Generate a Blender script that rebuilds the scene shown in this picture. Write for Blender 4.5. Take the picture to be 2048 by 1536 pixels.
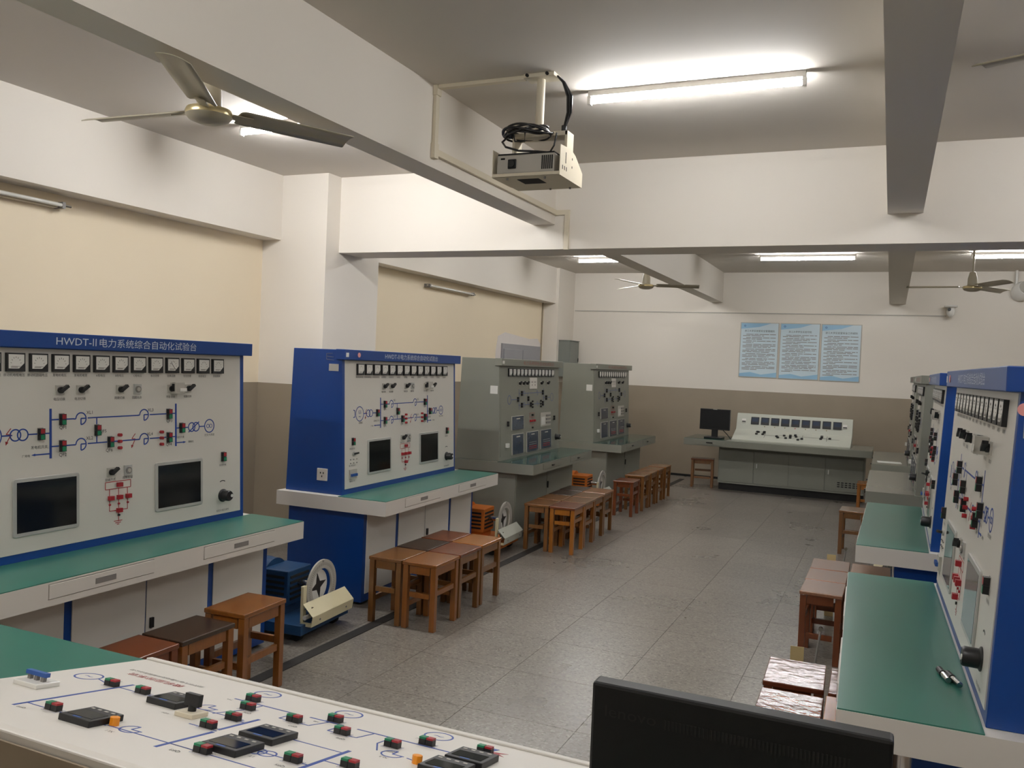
import bpy, bmesh, math, random
from mathutils import Matrix, Vector, Euler
random.seed(7)
R = math.radians
S = bpy.context.scene
COL = S.collection
for o in list(bpy.data.objects):
    bpy.data.objects.remove(o)

# ------------------------------------------------------------------ camera
FPX, YAW, PITCH, ROLL, CAMZ = 1707.0, 0.417160, -0.0230223, 0.0427172, 1.72
fw = Vector((-math.sin(YAW)*math.cos(PITCH), math.cos(YAW)*math.cos(PITCH), math.sin(PITCH)))
r0 = fw.cross(Vector((0, 0, 1))).normalized()
u0 = r0.cross(fw)
rt = r0*math.cos(ROLL) + u0*math.sin(ROLL)
up = rt.cross(fw)
cd = bpy.data.cameras.new('camera')
cam = bpy.data.objects.new('camera', cd)
COL.objects.link(cam)
cd.sensor_fit = 'HORIZONTAL'
cd.sensor_width = 36.0
cd.lens = FPX/2048*36.0
cd.clip_start = 0.05
M = Matrix((rt, up, -fw)).transposed().to_4x4()
M.translation = (0, 0, CAMZ)
cam.matrix_world = M
S.camera = cam

# ------------------------------------------------------------------ world, exposure
w = bpy.data.worlds.new('world')
S.world = w
w.use_nodes = True
w.node_tree.nodes['Background'].inputs[0].default_value = (0.6, 0.65, 0.7, 1)
w.node_tree.nodes['Background'].inputs[1].default_value = 0.0
vs = S.view_settings
vs.view_transform = 'Standard'
vs.look = 'None'
vs.gamma = 1
vs.use_curve_mapping = False
vs.exposure = 0.0
TUBE_POWER = 190.0          # emission strength of every lit ceiling tube
TUBE_COLOUR = (0.985, 0.99, 1.0)
# lit ceiling tubes: centre x, centre y (the lamps the room has)
LAMPS = [(-3.72, 4.80, 1.45), (-1.10, 4.80, 0.80), (1.45, 4.80, 0.80),
         (-3.72, 12.0, 0.8), (-1.10, 12.0, 0.6), (1.45, 12.0, 0.6),
         (-3.72, 8.68, 1.0), (-1.10, 8.68, 0.58), (1.45, 8.68, 0.55),
         (-3.72, 1.05, 1.4), (-1.10, 1.05, 0.85), (1.45, 1.05, 0.8)]   # third value: relative output of the tube, read from the surfaces around it

# ------------------------------------------------------------------ materials
def lin(c):
    return tuple(((v/255)/12.92 if v/255 <= 0.04045 else ((v/255+0.055)/1.055)**2.4) for v in c)

def mat(name, rgb, rough=0.5, metal=0.0, var=0.06, scale=8.0, bump=0.0, bscale=60.0, coat=0.0, stretch=None, spec=0.5):
    m = bpy.data.materials.new(name)
    m.use_nodes = True
    nt = m.node_tree
    b = nt.nodes['Principled BSDF']
    c = lin(rgb)
    tc = nt.nodes.new('ShaderNodeTexCoord')
    mp = nt.nodes.new('ShaderNodeMapping')
    nt.links.new(tc.outputs['Object'], mp.inputs[0])
    if stretch:
        mp.inputs['Scale'].default_value = stretch
    n = nt.nodes.new('ShaderNodeTexNoise')
    n.inputs['Scale'].default_value = scale
    n.inputs['Detail'].default_value = 4
    nt.links.new(mp.outputs[0], n.inputs[0])
    mx = nt.nodes.new('ShaderNodeMix')
    mx.data_type = 'RGBA'
    mx.inputs[6].default_value = tuple(v*(1-var) for v in c)+(1,)
    mx.inputs[7].default_value = tuple(min(1, v*(1+var)) for v in c)+(1,)
    nt.links.new(n.outputs['Fac'], mx.inputs[0])
    nt.links.new(mx.outputs[2], b.inputs['Base Color'])
    b.inputs['Roughness'].default_value = rough
    b.inputs['Metallic'].default_value = metal
    b.inputs['Coat Weight'].default_value = coat
    b.inputs['Coat Roughness'].default_value = 0.15
    b.inputs['Specular IOR Level'].default_value = spec
    if bump:
        n2 = nt.nodes.new('ShaderNodeTexNoise')
        n2.inputs['Scale'].default_value = bscale
        nt.links.new(mp.outputs[0], n2.inputs[0])
        bp = nt.nodes.new('ShaderNodeBump')
        bp.inputs['Strength'].default_value = bump
        bp.inputs['Distance'].default_value = 0.004
        nt.links.new(n2.outputs['Fac'], bp.inputs['Height'])
        nt.links.new(bp.outputs[0], b.inputs['Normal'])
    return m

def two_tone(name, upper, lower, z=1.455):
    """wall paint: a different coat below the dado line"""
    m = mat(name, upper, 0.7, var=0.025, scale=1.3, bump=0.03, bscale=90)
    nt = m.node_tree
    b = nt.nodes['Principled BSDF']
    mx0 = [n for n in nt.nodes if n.type == 'MIX'][0]
    g = nt.nodes.new('ShaderNodeNewGeometry')
    sx = nt.nodes.new('ShaderNodeSeparateXYZ')
    nt.links.new(g.outputs['Position'], sx.inputs[0])
    lt = nt.nodes.new('ShaderNodeMath')
    lt.operation = 'LESS_THAN'
    lt.inputs[1].default_value = z
    nt.links.new(sx.outputs['Z'], lt.inputs[0])
    n = nt.nodes.new('ShaderNodeTexNoise')
    n.inputs['Scale'].default_value = 2.2
    n.inputs['Detail'].default_value = 6
    nt.links.new(g.outputs['Position'], n.inputs[0])
    lo = nt.nodes.new('ShaderNodeMix')
    lo.data_type = 'RGBA'
    c = lin(lower)
    lo.inputs[6].default_value = tuple(v*0.88 for v in c)+(1,)
    lo.inputs[7].default_value = tuple(v*1.1 for v in c)+(1,)
    nt.links.new(n.outputs['Fac'], lo.inputs[0])
    mx = nt.nodes.new('ShaderNodeMix')
    mx.data_type = 'RGBA'
    nt.links.new(lt.outputs[0], mx.inputs[0])
    nt.links.new(mx0.outputs[2], mx.inputs[6])
    nt.links.new(lo.outputs[2], mx.inputs[7])
    nt.links.new(mx.outputs[2], b.inputs['Base Color'])
    rg = nt.nodes.new('ShaderNodeMapRange')
    rg.inputs[3].default_value = 0.75
    rg.inputs[4].default_value = 0.4
    nt.links.new(lt.outputs[0], rg.inputs[0])
    nt.links.new(rg.outputs[0], b.inputs['Roughness'])
    return m

def terrazzo(name):
    m = bpy.data.materials.new(name)
    m.use_nodes = True
    nt = m.node_tree
    b = nt.nodes['Principled BSDF']
    g = nt.nodes.new('ShaderNodeNewGeometry')
    oi = nt.nodes.new('ShaderNodeObjectInfo')
    off = nt.nodes.new('ShaderNodeVectorMath')
    off.operation = 'ADD'
    off.inputs[1].default_value = (0.13, 0.27, 0.0137)
    nt.links.new(g.outputs['Position'], off.inputs[0])
    v = nt.nodes.new('ShaderNodeTexVoronoi')
    v.inputs['Scale'].default_value = 95
    nt.links.new(off.outputs[0], v.inputs[0])
    sep = nt.nodes.new('ShaderNodeSeparateColor')
    nt.links.new(v.outputs['Color'], sep.inputs[0])
    cr = nt.nodes.new('ShaderNodeValToRGB')
    e = cr.color_ramp.elements
    e[0].position = 0.0
    e[0].color = lin((88, 83, 77))+(1,)
    e[1].position = 1.0
    e[1].color = lin((148, 142, 133))+(1,)
    e.new(0.12).color = lin((116, 110, 102))+(1,)
    e.new(0.85).color = lin((132, 126, 117))+(1,)
    nt.links.new(sep.outputs[0], cr.inputs[0])
    n = nt.nodes.new('ShaderNodeTexNoise')
    n.inputs['Scale'].default_value = 1.1
    n.inputs['Detail'].default_value = 5
    nt.links.new(off.outputs[0], n.inputs[0])
    a = nt.nodes.new('ShaderNodeMapRange')
    a.inputs[3].default_value = 0.86
    a.inputs[4].default_value = 1.18
    nt.links.new(n.outputs['Fac'], a.inputs[0])
    a2 = nt.nodes.new('ShaderNodeMapRange')
    a2.inputs[3].default_value = 0.95
    a2.inputs[4].default_value = 1.05
    nt.links.new(oi.outputs['Random'], a2.inputs[0])
    mu = nt.nodes.new('ShaderNodeMath')
    mu.operation = 'MULTIPLY'
    nt.links.new(a.outputs[0], mu.inputs[0])
    nt.links.new(a2.outputs[0], mu.inputs[1])
    vm = nt.nodes.new('ShaderNodeVectorMath')
    vm.operation = 'SCALE'
    nt.links.new(cr.outputs[0], vm.inputs[0])
    nt.links.new(mu.outputs[0], vm.inputs['Scale'])
    nt.links.new(vm.outputs[0], b.inputs['Base Color'])
    r = nt.nodes.new('ShaderNodeMapRange')
    r.inputs[3].default_value = 0.22
    r.inputs[4].default_value = 0.36
    nt.links.new(n.outputs['Fac'], r.inputs[0])
    nt.links.new(r.outputs[0], b.inputs['Roughness'])
    return m

def wood(name, rgb, grain=(14, 1.2, 14), rough=0.28, coat=0.35, var=0.3, bump=0.0):
    m = mat(name, rgb, rough, var=var, scale=4.0, stretch=grain, coat=coat, bump=bump, bscale=2.0)
    return m

def emit(name, rgb, strength):
    m = bpy.data.materials.new(name)
    m.use_nodes = True
    nt = m.node_tree
    nt.nodes.remove(nt.nodes['Principled BSDF'])
    e = nt.nodes.new('ShaderNodeEmission')
    e.inputs[0].default_value = tuple(rgb)+(1,)
    e.inputs[1].default_value = strength
    nt.links.new(e.outputs[0], nt.nodes['Material Output'].inputs[0])
    return m

DADO = (152, 140, 122)
MT = dict(
    wall=two_tone('wall_paint', (228, 221, 210), DADO),
    cream=two_tone('cream_wall_paint', (238, 223, 196), DADO),
    ceil=mat('ceiling_paint', (210, 203, 193), 0.8, var=0.03, scale=0.8),
    beam=mat('beam_paint', (228, 221, 210), 0.7, var=0.02, scale=1.0),
    patch=mat('white_filler', (226, 219, 214), 0.8, var=0.03),
    grout=mat('dark_grout', (78, 72, 64), 0.8),
    tile=terrazzo('terrazzo_tile'),
    blue=mat('blue_powder_coat', (15, 62, 134), 0.32, var=0.05, scale=3),
    white=mat('off_white_powder_coat', (216, 211, 203), 0.4, var=0.02, scale=3),
    panel=mat('panel_white', (214, 210, 202), 0.32, var=0.02, scale=3),
    green=mat('green_bench_mat', (44, 106, 92), 0.3, var=0.06, scale=5),
    greyg=mat('grey_green_enamel', (132, 133, 122), 0.45, var=0.06, scale=3),
    greyl=mat('light_grey_green_enamel', (192, 194, 182), 0.4, var=0.04, scale=3),
    glassg=mat('dark_green_glass', (46, 78, 70), 0.1, var=0.1, scale=4),
    topg=mat('grey_bench_top', (128, 128, 116), 0.25, var=0.06, scale=4),
    black=mat('black_plastic', (22, 22, 24), 0.4),
    blackm=mat('black_matt', (16, 16, 17), 0.55),
    mon=mat('charcoal_plastic', (17, 18, 19), 0.45, spec=0.35),
    screen=mat('dark_screen_glass', (20, 24, 26), 0.08),
    dark=mat('dark_gap', (24, 23, 22), 0.8),
    silver=mat('brushed_silver', (186, 186, 182), 0.35, metal=0.25, var=0.03),
    steel=mat('chrome_steel', (190, 190, 188), 0.16, metal=1.0, var=0.03),
    lgrey=mat('light_grey_plastic', (178, 174, 165), 0.5),
    mgrey=mat('mid_grey_plastic', (130, 126, 122), 0.5),
    dial=mat('white_dial', (226, 224, 218), 0.25, var=0.01),
    ink=mat('black_ink', (40, 38, 38), 0.5),
    inkg=mat('grey_ink', (104, 98, 92), 0.5),
    blueink=mat('blue_ink', (32, 66, 146), 0.4),
    redink=mat('red_ink', (160, 34, 38), 0.4),
    dullred=mat('faded_red_ink', (150, 88, 78), 0.5),
    red=mat('red_plastic', (158, 34, 44), 0.35),
    grn=mat('green_plastic', (20, 122, 84), 0.35),
    orangel=mat('orange_lamp_plastic', (240, 150, 34), 0.3),
    bluep=mat('blue_plastic', (44, 88, 160), 0.4),
    hdrtxt=mat('pale_lettering', (205, 212, 222), 0.5),
    cream_m=mat('cream_enamel', (222, 212, 176), 0.4, var=0.06),
    ivory=mat('ivory_plastic', (216, 206, 184), 0.5, var=0.04),
    fan=mat('beige_fan_enamel', (170, 162, 142), 0.4, var=0.08, scale=6),
    brass=mat('pale_brass', (200, 184, 140), 0.25, metal=0.6),
    mblue=mat('motor_blue_paint', (22, 62, 102), 0.4, var=0.15, scale=10),
    morange=mat('motor_orange_paint', (196, 108, 34), 0.4, var=0.12, scale=10),
    paper=mat('white_paper', (228, 226, 220), 0.8, var=0.02),
    ypaper=mat('yellow_card', (206, 186, 136), 0.8, var=0.05),
    poster=mat('poster_pale_blue', (200, 217, 226), 0.35, var=0.1, scale=1.6),
    posterb=mat('poster_blue', (146, 188, 216), 0.35, var=0.08, scale=3),
    trench=mat('black_rubber_strip', (34, 32, 31), 0.55, var=0.2, scale=5),
    doorg=mat('grey_door_paint', (152, 152, 156), 0.5, var=0.05),
    boxg=mat('electric_box_grey', (122, 126, 120), 0.5, var=0.05),
    taupe=mat('taupe_enamel', (146, 132, 112), 0.5, var=0.04),
    offtube=mat('unlit_tube_glass', (216, 214, 206), 0.15, var=0.01),
    pinkst=mat('pink_sticker', (222, 150, 146), 0.5),
    tan=mat('screen_amber', (120, 96, 70), 0.3),
    lcd=mat('module_screen_blue_grey', (56, 66, 82), 0.2, var=0.15, scale=14),
)
TUBEM = {f: emit('lit_tube', TUBE_COLOUR, TUBE_POWER*f) for f in sorted({l[2] for l in LAMPS})}
TONES = dict(honey=(128, 77, 30), red=(106, 54, 26), dark=(56, 38, 25), tan=(114, 74, 35), orange=(148, 90, 28), copper=(92, 48, 34), pale=(136, 95, 70))
WT = {k: wood('varnished_top_'+k, v, bump=(0.4 if k == 'copper' else 0.05), rough=(0.24 if k == 'copper' else 0.26), coat=(0.0 if k == 'copper' else 0.35)) for k, v in TONES.items()}
WT['copper'] = mat('rippled_copper_varnish', (104, 54, 36), 0.13, var=0.35, scale=2.0, stretch=(6, 9, 6), bump=0.35, bscale=3.0)
WL = {k: wood('varnished_leg_'+k, v, grain=(14, 14, 1.4)) for k, v in TONES.items()}

# ------------------------------------------------------------------ mesh helpers
I4 = Matrix.Identity(4)
T = Matrix.Translation
def RZ(a): return Matrix.Rotation(a, 4, 'Z')
def RX(a): return Matrix.Rotation(a, 4, 'X')
def RY(a): return Matrix.Rotation(a, 4, 'Y')

class MB:
    def __init__(s):
        s.v = []
        s.f = []
    def add(s, vs, fs, m=I4):
        k = len(s.v)
        s.v += [tuple(m @ Vector(p)) for p in vs]
        s.f += [tuple(i+k for i in f) for f in fs]
        return s
    def box(s, x0, x1, y0, y1, z0, z1, m=I4):
        return s.add([(x0, y0, z0), (x1, y0, z0), (x1, y1, z0), (x0, y1, z0), (x0, y0, z1), (x1, y0, z1), (x1, y1, z1), (x0, y1, z1)],
                     [(3, 2, 1, 0), (4, 5, 6, 7), (0, 1, 5, 4), (1, 2, 6, 5), (2, 3, 7, 6), (3, 0, 4, 7)], m)
    def prism(s, poly, z0, z1, m=I4):
        n = len(poly)
        a = sum(poly[i][0]*poly[(i+1) % n][1]-poly[(i+1) % n][0]*poly[i][1] for i in range(n))
        if a < 0:
            poly = poly[::-1]
        vs = [(x, y, z0) for x, y in poly]+[(x, y, z1) for x, y in poly]
        fs = [tuple(range(n-1, -1, -1)), tuple(range(n, 2*n))]+[(i, (i+1) % n, n+(i+1) % n, n+i) for i in range(n)]
        return s.add(vs, fs, m)
    def lathe(s, prof, seg=24, m=I4):
        n = len(prof)
        vs, fs = [], []
        for i in range(seg):
            a = 2*math.pi*i/seg
            vs += [(r*math.cos(a), r*math.sin(a), z) for r, z in prof]
        for i in range(seg):
            j = (i+1) % seg
            for k in range(n-1):
                fs.append((i*n+k, j*n+k, j*n+k+1, i*n+k+1))
        if prof[0] == prof[-1]:      # closed ring profile: no end caps
            return s.add(vs, fs, m)
        if prof[0][0] > 1e-6:
            fs.append(tuple(i*n for i in range(seg))[::-1])
        if prof[-1][0] > 1e-6:
            fs.append(tuple(i*n+n-1 for i in range(seg)))
        return s.add(vs, fs, m)
    def cyl(s, r, z0, z1, seg=16, m=I4, r2=None):
        return s.lathe([(r, z0), (r if r2 is None else r2, z1)], seg, m)
    def rod(s, a, b, r, seg=10):
        a, b = Vector(a), Vector(b)
        d = b-a
        m = T(a) @ d.to_track_quat('Z', 'Y').to_matrix().to_4x4()
        return s.cyl(r, 0, d.length, seg, m)
    def tube(s, pts, r, seg=8):
        P = [Vector(p) for p in pts]
        vs, fs = [], []
        ref = Vector((0.21, 0.37, 0.9)).normalized()
        for i, p in enumerate(P):
            d = (P[min(i+1, len(P)-1)]-P[max(i-1, 0)]).normalized()
            a = d.cross(ref).normalized()
            b = d.cross(a)
            for k in range(seg):
                t = 2*math.pi*k/seg
                vs.append(tuple(p+a*(r*math.cos(t))+b*(r*math.sin(t))))
        for i in range(len(P)-1):
            for k in range(seg):
                l = (k+1) % seg
                fs.append((i*seg+k, i*seg+l, (i+1)*seg+l, (i+1)*seg+k))
        fs.append(tuple(range(seg))[::-1])
        fs.append(tuple((len(P)-1)*seg+k for k in range(seg)))
        return s.add(vs, fs)
    # flat print on a panel: X right, Y up, thin in Z
    def line(s, x0, y0, x1, y1, wd, m=I4, t=0.0007):
        d = Vector((x1-x0, y1-y0))
        n = Vector((-d.y, d.x)).normalized()*wd/2
        return s.prism([(x0-n.x, y0-n.y), (x1-n.x, y1-n.y), (x1+n.x, y1+n.y), (x0+n.x, y0+n.y)], 0, t, m)
    def arc(s, cx, cy, r, a0, a1, wd, m=I4, seg=20, t=0.0007):
        for i in range(seg):
            b0 = a0+(a1-a0)*i/seg
            b1 = a0+(a1-a0)*(i+1)/seg
            q = [(cx+(r+k)*math.cos(b), cy+(r+k)*math.sin(b)) for b, k in ((b0, -wd/2), (b0, wd/2), (b1, wd/2), (b1, -wd/2))]
            s.prism(q, 0, t, m)
        return s
    def ring(s, cx, cy, r, wd, m=I4, seg=28, t=0.0007):
        return s.arc(cx, cy, r, 0, 2*math.pi, wd, m, seg, t)
    def text(s, body, cx, cy, size, m=I4, width=None, t=0.0007, align=0.5):
        vs, fs, x0, x1, y0, y1 = glyphs(body)
        if not vs:
            return s
        k = size
        sx = k if width is None else width/(x1-x0)
        ox = cx-(x0+(x1-x0)*align)*sx
        oy = cy-(y0+y1)/2*k
        return s.add([(x*sx+ox, y*k+oy, t) for x, y in vs], fs, m)
    def mesh(s, name, material=None, smooth=False):
        me = bpy.data.meshes.new(name)
        me.from_pydata(s.v, [], s.f)
        me.validate()
        if material is not None:
            me.materials.append(material)
        if smooth:
            me.polygons.foreach_set('use_smooth', [True]*len(me.polygons))
            me.set_sharp_from_angle(angle=R(38))
        me.update()
        return me
    def build(s, name, material, parent=None, m=None, smooth=False, bevel=0.0):
        return place(name, s.mesh(name, material, smooth), parent, m, bevel)

_gl = {}
def glyphs(body):
    if body in _gl:
        return _gl[body]
    c = bpy.data.curves.new('lettering', 'FONT')
    c.body = body
    c.size = 1.0
    c.resolution_u = 2
    o = bpy.data.objects.new('lettering', c)
    COL.objects.link(o)
    dg = bpy.context.evaluated_depsgraph_get()
    me = o.evaluated_get(dg).to_mesh()
    vs = [(v.co.x, v.co.y) for v in me.vertices]
    fs = [tuple(p.vertices) for p in me.polygons]
    o.evaluated_get(dg).to_mesh_clear()
    bpy.data.objects.remove(o)
    bpy.data.curves.remove(c)
    if vs:
        xs = [v[0] for v in vs]
        ys = [v[1] for v in vs]
        _gl[body] = (vs, fs, min(xs), max(xs), min(ys), max(ys))
    else:
        _gl[body] = ([], [], 0, 1, 0, 1)
    return _gl[body]

def place(name, me, parent=None, m=None, bevel=0.0, material=None):
    o = bpy.data.objects.new(name, me)
    COL.objects.link(o)
    if parent is not None:
        o.parent = parent
    if m is not None:
        o.matrix_local = m
    if bevel:
        b = o.modifiers.new('bevel', 'BEVEL')
        b.width = bevel
        b.segments = 2
        b.limit_method = 'ANGLE'
    if material is not None:
        o.material_slots[0].link = 'OBJECT'
        o.material_slots[0].material = material
    return o

def tag(o, label, cat=None, group=None, kind=None):
    o['label'] = label
    if cat:
        o['category'] = cat
    if group:
        o['group'] = group
    if kind:
        o['kind'] = kind
    return o

def thing(name, label, cat, loc=(0, 0, 0), rz=0.0, group=None, rot=None):
    o = bpy.data.objects.new(name, None)
    o.empty_display_size = 0.1
    COL.objects.link(o)
    o.location = loc
    o.rotation_euler = rot if rot is not None else (0, 0, rz)
    return tag(o, label, cat, group)

def copy_tree(root, loc, rz, label, group=None):
    def rec(src, par):
        c = src.copy()
        COL.objects.link(c)
        c.parent = par
        for ch in src.children:
            rec(ch, c)
        return c
    r = rec(root, None)
    r.location = loc
    r.rotation_euler = (0, 0, rz)
    r['label'] = label
    if group:
        r['group'] = group
    return r

_me = {}
def cached(key, fn):
    if key not in _me:
        _me[key] = fn()
    return _me[key]

def box(name, m, x0, x1, y0, y1, z0, z1, parent=None, bevel=0.0):
    return MB().box(x0, x1, y0, y1, z0, z1).build(name, m, parent, None, False, bevel)

def struct(o, label):
    return tag(o, label, None, None, 'structure')

# ================================================================== the room
XL, XR, YB, YF, ZC = -5.36, 2.80, -1.0, 14.04, 3.35
struct(box('ceiling', MT['ceil'], XL-0.25, XR+0.2, YB-0.2, YF+0.2, ZC, ZC+0.15), 'plain off-white plastered ceiling slab')
fl = struct(box('floor', MT['grout'], XL-0.25, XR+0.2, YB-0.2, YF+0.2, -0.2, -0.0035), 'grey terrazzo tile floor with thin dark joints')
TS = 0.59
tile_me = MB().box(0.0012, TS-0.0012, 0.0012, TS-0.0012, -0.0034, 0).mesh('tile', MT['tile'])
for i in range(-8, 6):
    for j in range(-10, 12):
        x = -0.69+i*TS
        y = 7.34+j*TS
        if x < XL-0.1 or y > YF-0.1 or x+TS > XR+0.1:
            continue
        place('tile', tile_me, fl, T((x, y, 0)))
rest = MB()
for i in range(-9, 8):
    for j in range(-16, 12):
        x = -0.69+i*TS
        y = 7.34+j*TS
        if (-8 <= i < 6 and -10 <= j < 12 and not (x < XL-0.1 or y > YF-0.1 or x+TS > XR+0.1)):
            continue
        if x+TS < XL-0.3 or x > XR or y > YF or y+TS < YB:
            continue
        rest.box(x+0.0012, min(x+TS-0.0012, XR), max(y, YB)+0.0012, min(y+TS-0.0012, YF), -0.0034, 0)
rest.build('tile_remainder', MT['tile'], fl)['kind'] = 'stuff'

struct(box('wall_left', MT['cream'], XL-0.2, XL, YB-0.2, YF+0.2, 0, ZC), 'cream plastered infill wall with taupe lower half')
struct(box('wall_far', MT['wall'], XL, XR, YF, YF+0.2, 0, ZC), 'off-white far wall with taupe dado')
struct(box('wall_right', MT['wall'], XR, XR+0.2, YB-0.2, YF+0.2, 0, ZC), 'off-white right wall with taupe dado')
struct(box('wall_back', MT['wall'], XL, XR, YB-0.2, YB, 0, ZC), 'off-white back wall with taupe dado')
struct(box('baseboard_far', MT['dark'], -5.0, XR, YF-0.012, YF, 0, 0.035), 'thin dark skirting at the foot of the far wall')
# columns (painted like the walls) and beams
struct(box('column', MT['wall'], XL, -4.65, 6.28, 7.137, 0, ZC), 'square white column carrying the wide cross beam, taupe below')
struct(box('column', MT['wall'], XL, -5.10, 13.27, YF, 0, ZC), 'shallow white column in the corner beside the grey electric box')
struct(box('ceiling_beam', MT['beam'], XL, -5.15, YB, 6.28, 2.765, ZC), 'white wall beam above the cream wall with the unlit tube near the ceiling fan')
struct(box('ceiling_beam', MT['beam'], XL, -5.15, 7.137, 13.27, 2.765, ZC), 'white wall beam above the grey double door')
struct(box('ceiling_beam', MT['beam'], -4.65, XR, 6.474, 6.858, 2.667, ZC), 'deep white cross beam spanning the room from the square column')
struct(box('ceiling_beam', MT['beam'], -2.74, -2.55, YB, 6.474, 2.868, ZC), 'white ceiling beam carrying the cable trunking to the projector')
struct(box('ceiling_beam', MT['beam'], -2.74, -2.55, 6.858, YF, 2.868, ZC), 'white ceiling beam running to the far wall near the posters')
struct(box('ceiling_beam', MT['beam'], -0.077, 0.147, YB, 6.474, 2.874, ZC), 'white ceiling beam between the bright tube and the right-hand fan')
struct(box('ceiling_beam', MT['beam'], -0.077, 0.147, 6.858, YF, 2.868, ZC), 'white ceiling beam running to the far wall by the dome camera')
# blocked grey double door in the cream wall
d1 = box('door_1', MT['doorg'], XL, XL+0.03, 11.62, 13.12, 0, 2.03)
struct(d1, 'grey double door in the cream wall, white filler around it')
for y0, y1 in ((11.66, 12.36), (12.38, 13.08)):
    box('door_leaf', MT['doorg'], XL+0.03, XL+0.045, y0, y1, 0.02, 1.95, d1, 0.003)
pt = [(11.42, 0.3), (11.44, 1.9), (11.5, 2.13), (11.75, 2.2), (12.2, 2.17), (12.7, 2.14), (13.05, 2.16), (13.2, 2.06), (13.22, 0.3)]
MB().prism(pt, 0, 0.004, Matrix(((0, 0, 1, XL), (1, 0, 0, 0), (0, 1, 0, 0), (0, 0, 0, 1)))).build('filler_patch', MT['patch'], d1)
# black strip in the floor in front of the left-hand benches
tag(box('floor_strip', MT['trench'], -3.015, -2.94, 2.0, 13.6, 0, 0.004), 'long black rubber strip on the floor along the left benches', 'floor strip')

# ================================================================== panel kit (X right, Y up, Z out of the panel)
def k_meter_frame():
    b = MB().box(-.043, .043, -.041, .041, 0, .015)
    return b.mesh('panel_meter', MT['black'])
def k_meter_dial():
    return MB().prism([(-.036, -.028), (.012, -.028), (.037, -.004), (.037, .034), (-.036, .034)], .015, .0156).mesh('dial', MT['dial'])
def k_meter_cover():
    b = MB()
    for i in range(7):
        a = R(165-i*25)
        b.line(-.002+.021*math.cos(a), -.012+.030*math.sin(a), -.002+.026*math.cos(a), -.012+.037*math.sin(a), .002, T((0, 0, .0156)))
    b.line(-.026, -.022, .006, -.022, .0025, T((0, 0, .0156)))
    b.line(-.024, -.018, .02, -.019, .0016, T((0, 0, .0156)))
    return b.mesh('scale_marks', MT['inkg'])
def k_needle():
    return MB().line(-.014, .014, .014, -.022, .0022, T((0, 0, .0160))).mesh('needle', MT['ink'])
def meter(par, PM, u, h, needle=False, s=1.0):
    o = place('panel_meter', cached('mf', k_meter_frame), par, PM @ T((u, h, 0)) @ Matrix.Scale(s, 4))
    place('dial', cached('md', k_meter_dial), o)
    place('scale_marks', cached('ms', k_meter_cover), o)
    if needle:
        place('needle', cached('mn', k_needle), o)
    return o
def k_housing(w, d):
    return lambda: MB().box(-w, w, -w, w, 0, d).mesh('housing', MT['black'])
def k_cap(w, d, m):
    return lambda: MB().box(-w, w, -w, w, d, d+.0006).mesh('cap', MT[m])
def breaker(par, PM, u, h, horizontal=False, grey=False):
    """pair of push buttons: red on top, green below, on a thin plate"""
    rot = RZ(R(90)) if horizontal else I4
    o = place('breaker_switch', cached('bp', lambda: MB().box(-.019, .019, -.037, .037, 0, .0015).mesh('breaker_switch', MT['mgrey'])), par, PM @ T((u, h, 0)) @ rot @ Matrix.Scale(.56 if horizontal else .76, 4))
    if horizontal:
        place('print_frame', cached('bpl', lambda: MB().line(-.026, -.042, .026, -.042, .0015).line(-.026, .042, .026, .042, .0015).line(-.026, -.042, -.026, .042, .0015).line(.026, -.042, .026, .042, .0015).mesh('print_frame', MT['blueink'])), o)
    for nm, y, m in (('red_button', .017, 'red'), ('green_button', -.018, 'grn')):
        b = place(nm, cached('bh', k_housing(.016, .023)), o, T((0, y, .0015)))
        if not grey:
            place('cap', cached('bc'+m+str(horizontal), (lambda mm=m: MB().box(-.0155, .0155, -.0155, .0155, .023, .031).mesh('cap', MT[mm])) if horizontal else k_cap(.0132, .023, m)), b)
    return o
def rotary(par, PM, u, h, rot=35, s=.84):
    o = place('rotary_switch', cached('rs', lambda: MB().box(-.026, .026, -.026, .026, 0, .008).mesh('rotary_switch', MT['lgrey'])), par, PM @ T((u, h, 0)) @ Matrix.Scale(s, 4), 0.0)
    place('knob', cached('rk', lambda: MB().cyl(.018, .008, .02, 16).box(-.016, .04, -.008, .008, .016, .038).mesh('knob', MT['black'])), o, RZ(R(rot)))
    return o
def keyswitch(par, PM, u, h):
    o = place('key_switch', cached('ks', lambda: MB().box(-.023, .023, -.026, .026, 0, .008).mesh('key_switch', MT['silver'])), par, PM @ T((u, h, 0)))
    place('ring', cached('kr', lambda: MB().cyl(.017, .008, .013, 20).mesh('ring', MT['mgrey'])), o)
    place('key_slot', cached('kk', lambda: MB().cyl(.010, .013, .016, 14).mesh('key_slot', MT['lgrey'])), o)
    return o
def redlamp(par, PM, u, h, name='red_lamp', d=.016, w=.0085, m='red', form='lamp'):
    def f():
        if form == 'lamp':
            return MB().prism([(w*math.cos(R(22.5+45*i))*1.12, w*math.sin(R(22.5+45*i))) for i in range(8)], 0, d).mesh(name, MT[m])
        return MB().box(-w*1.15, w*1.15, -w, w, 0, d).mesh(name, MT[m])
    return place(name, cached((name, d, w, m, form), f), par, PM @ T((u, h, 0)))
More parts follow.
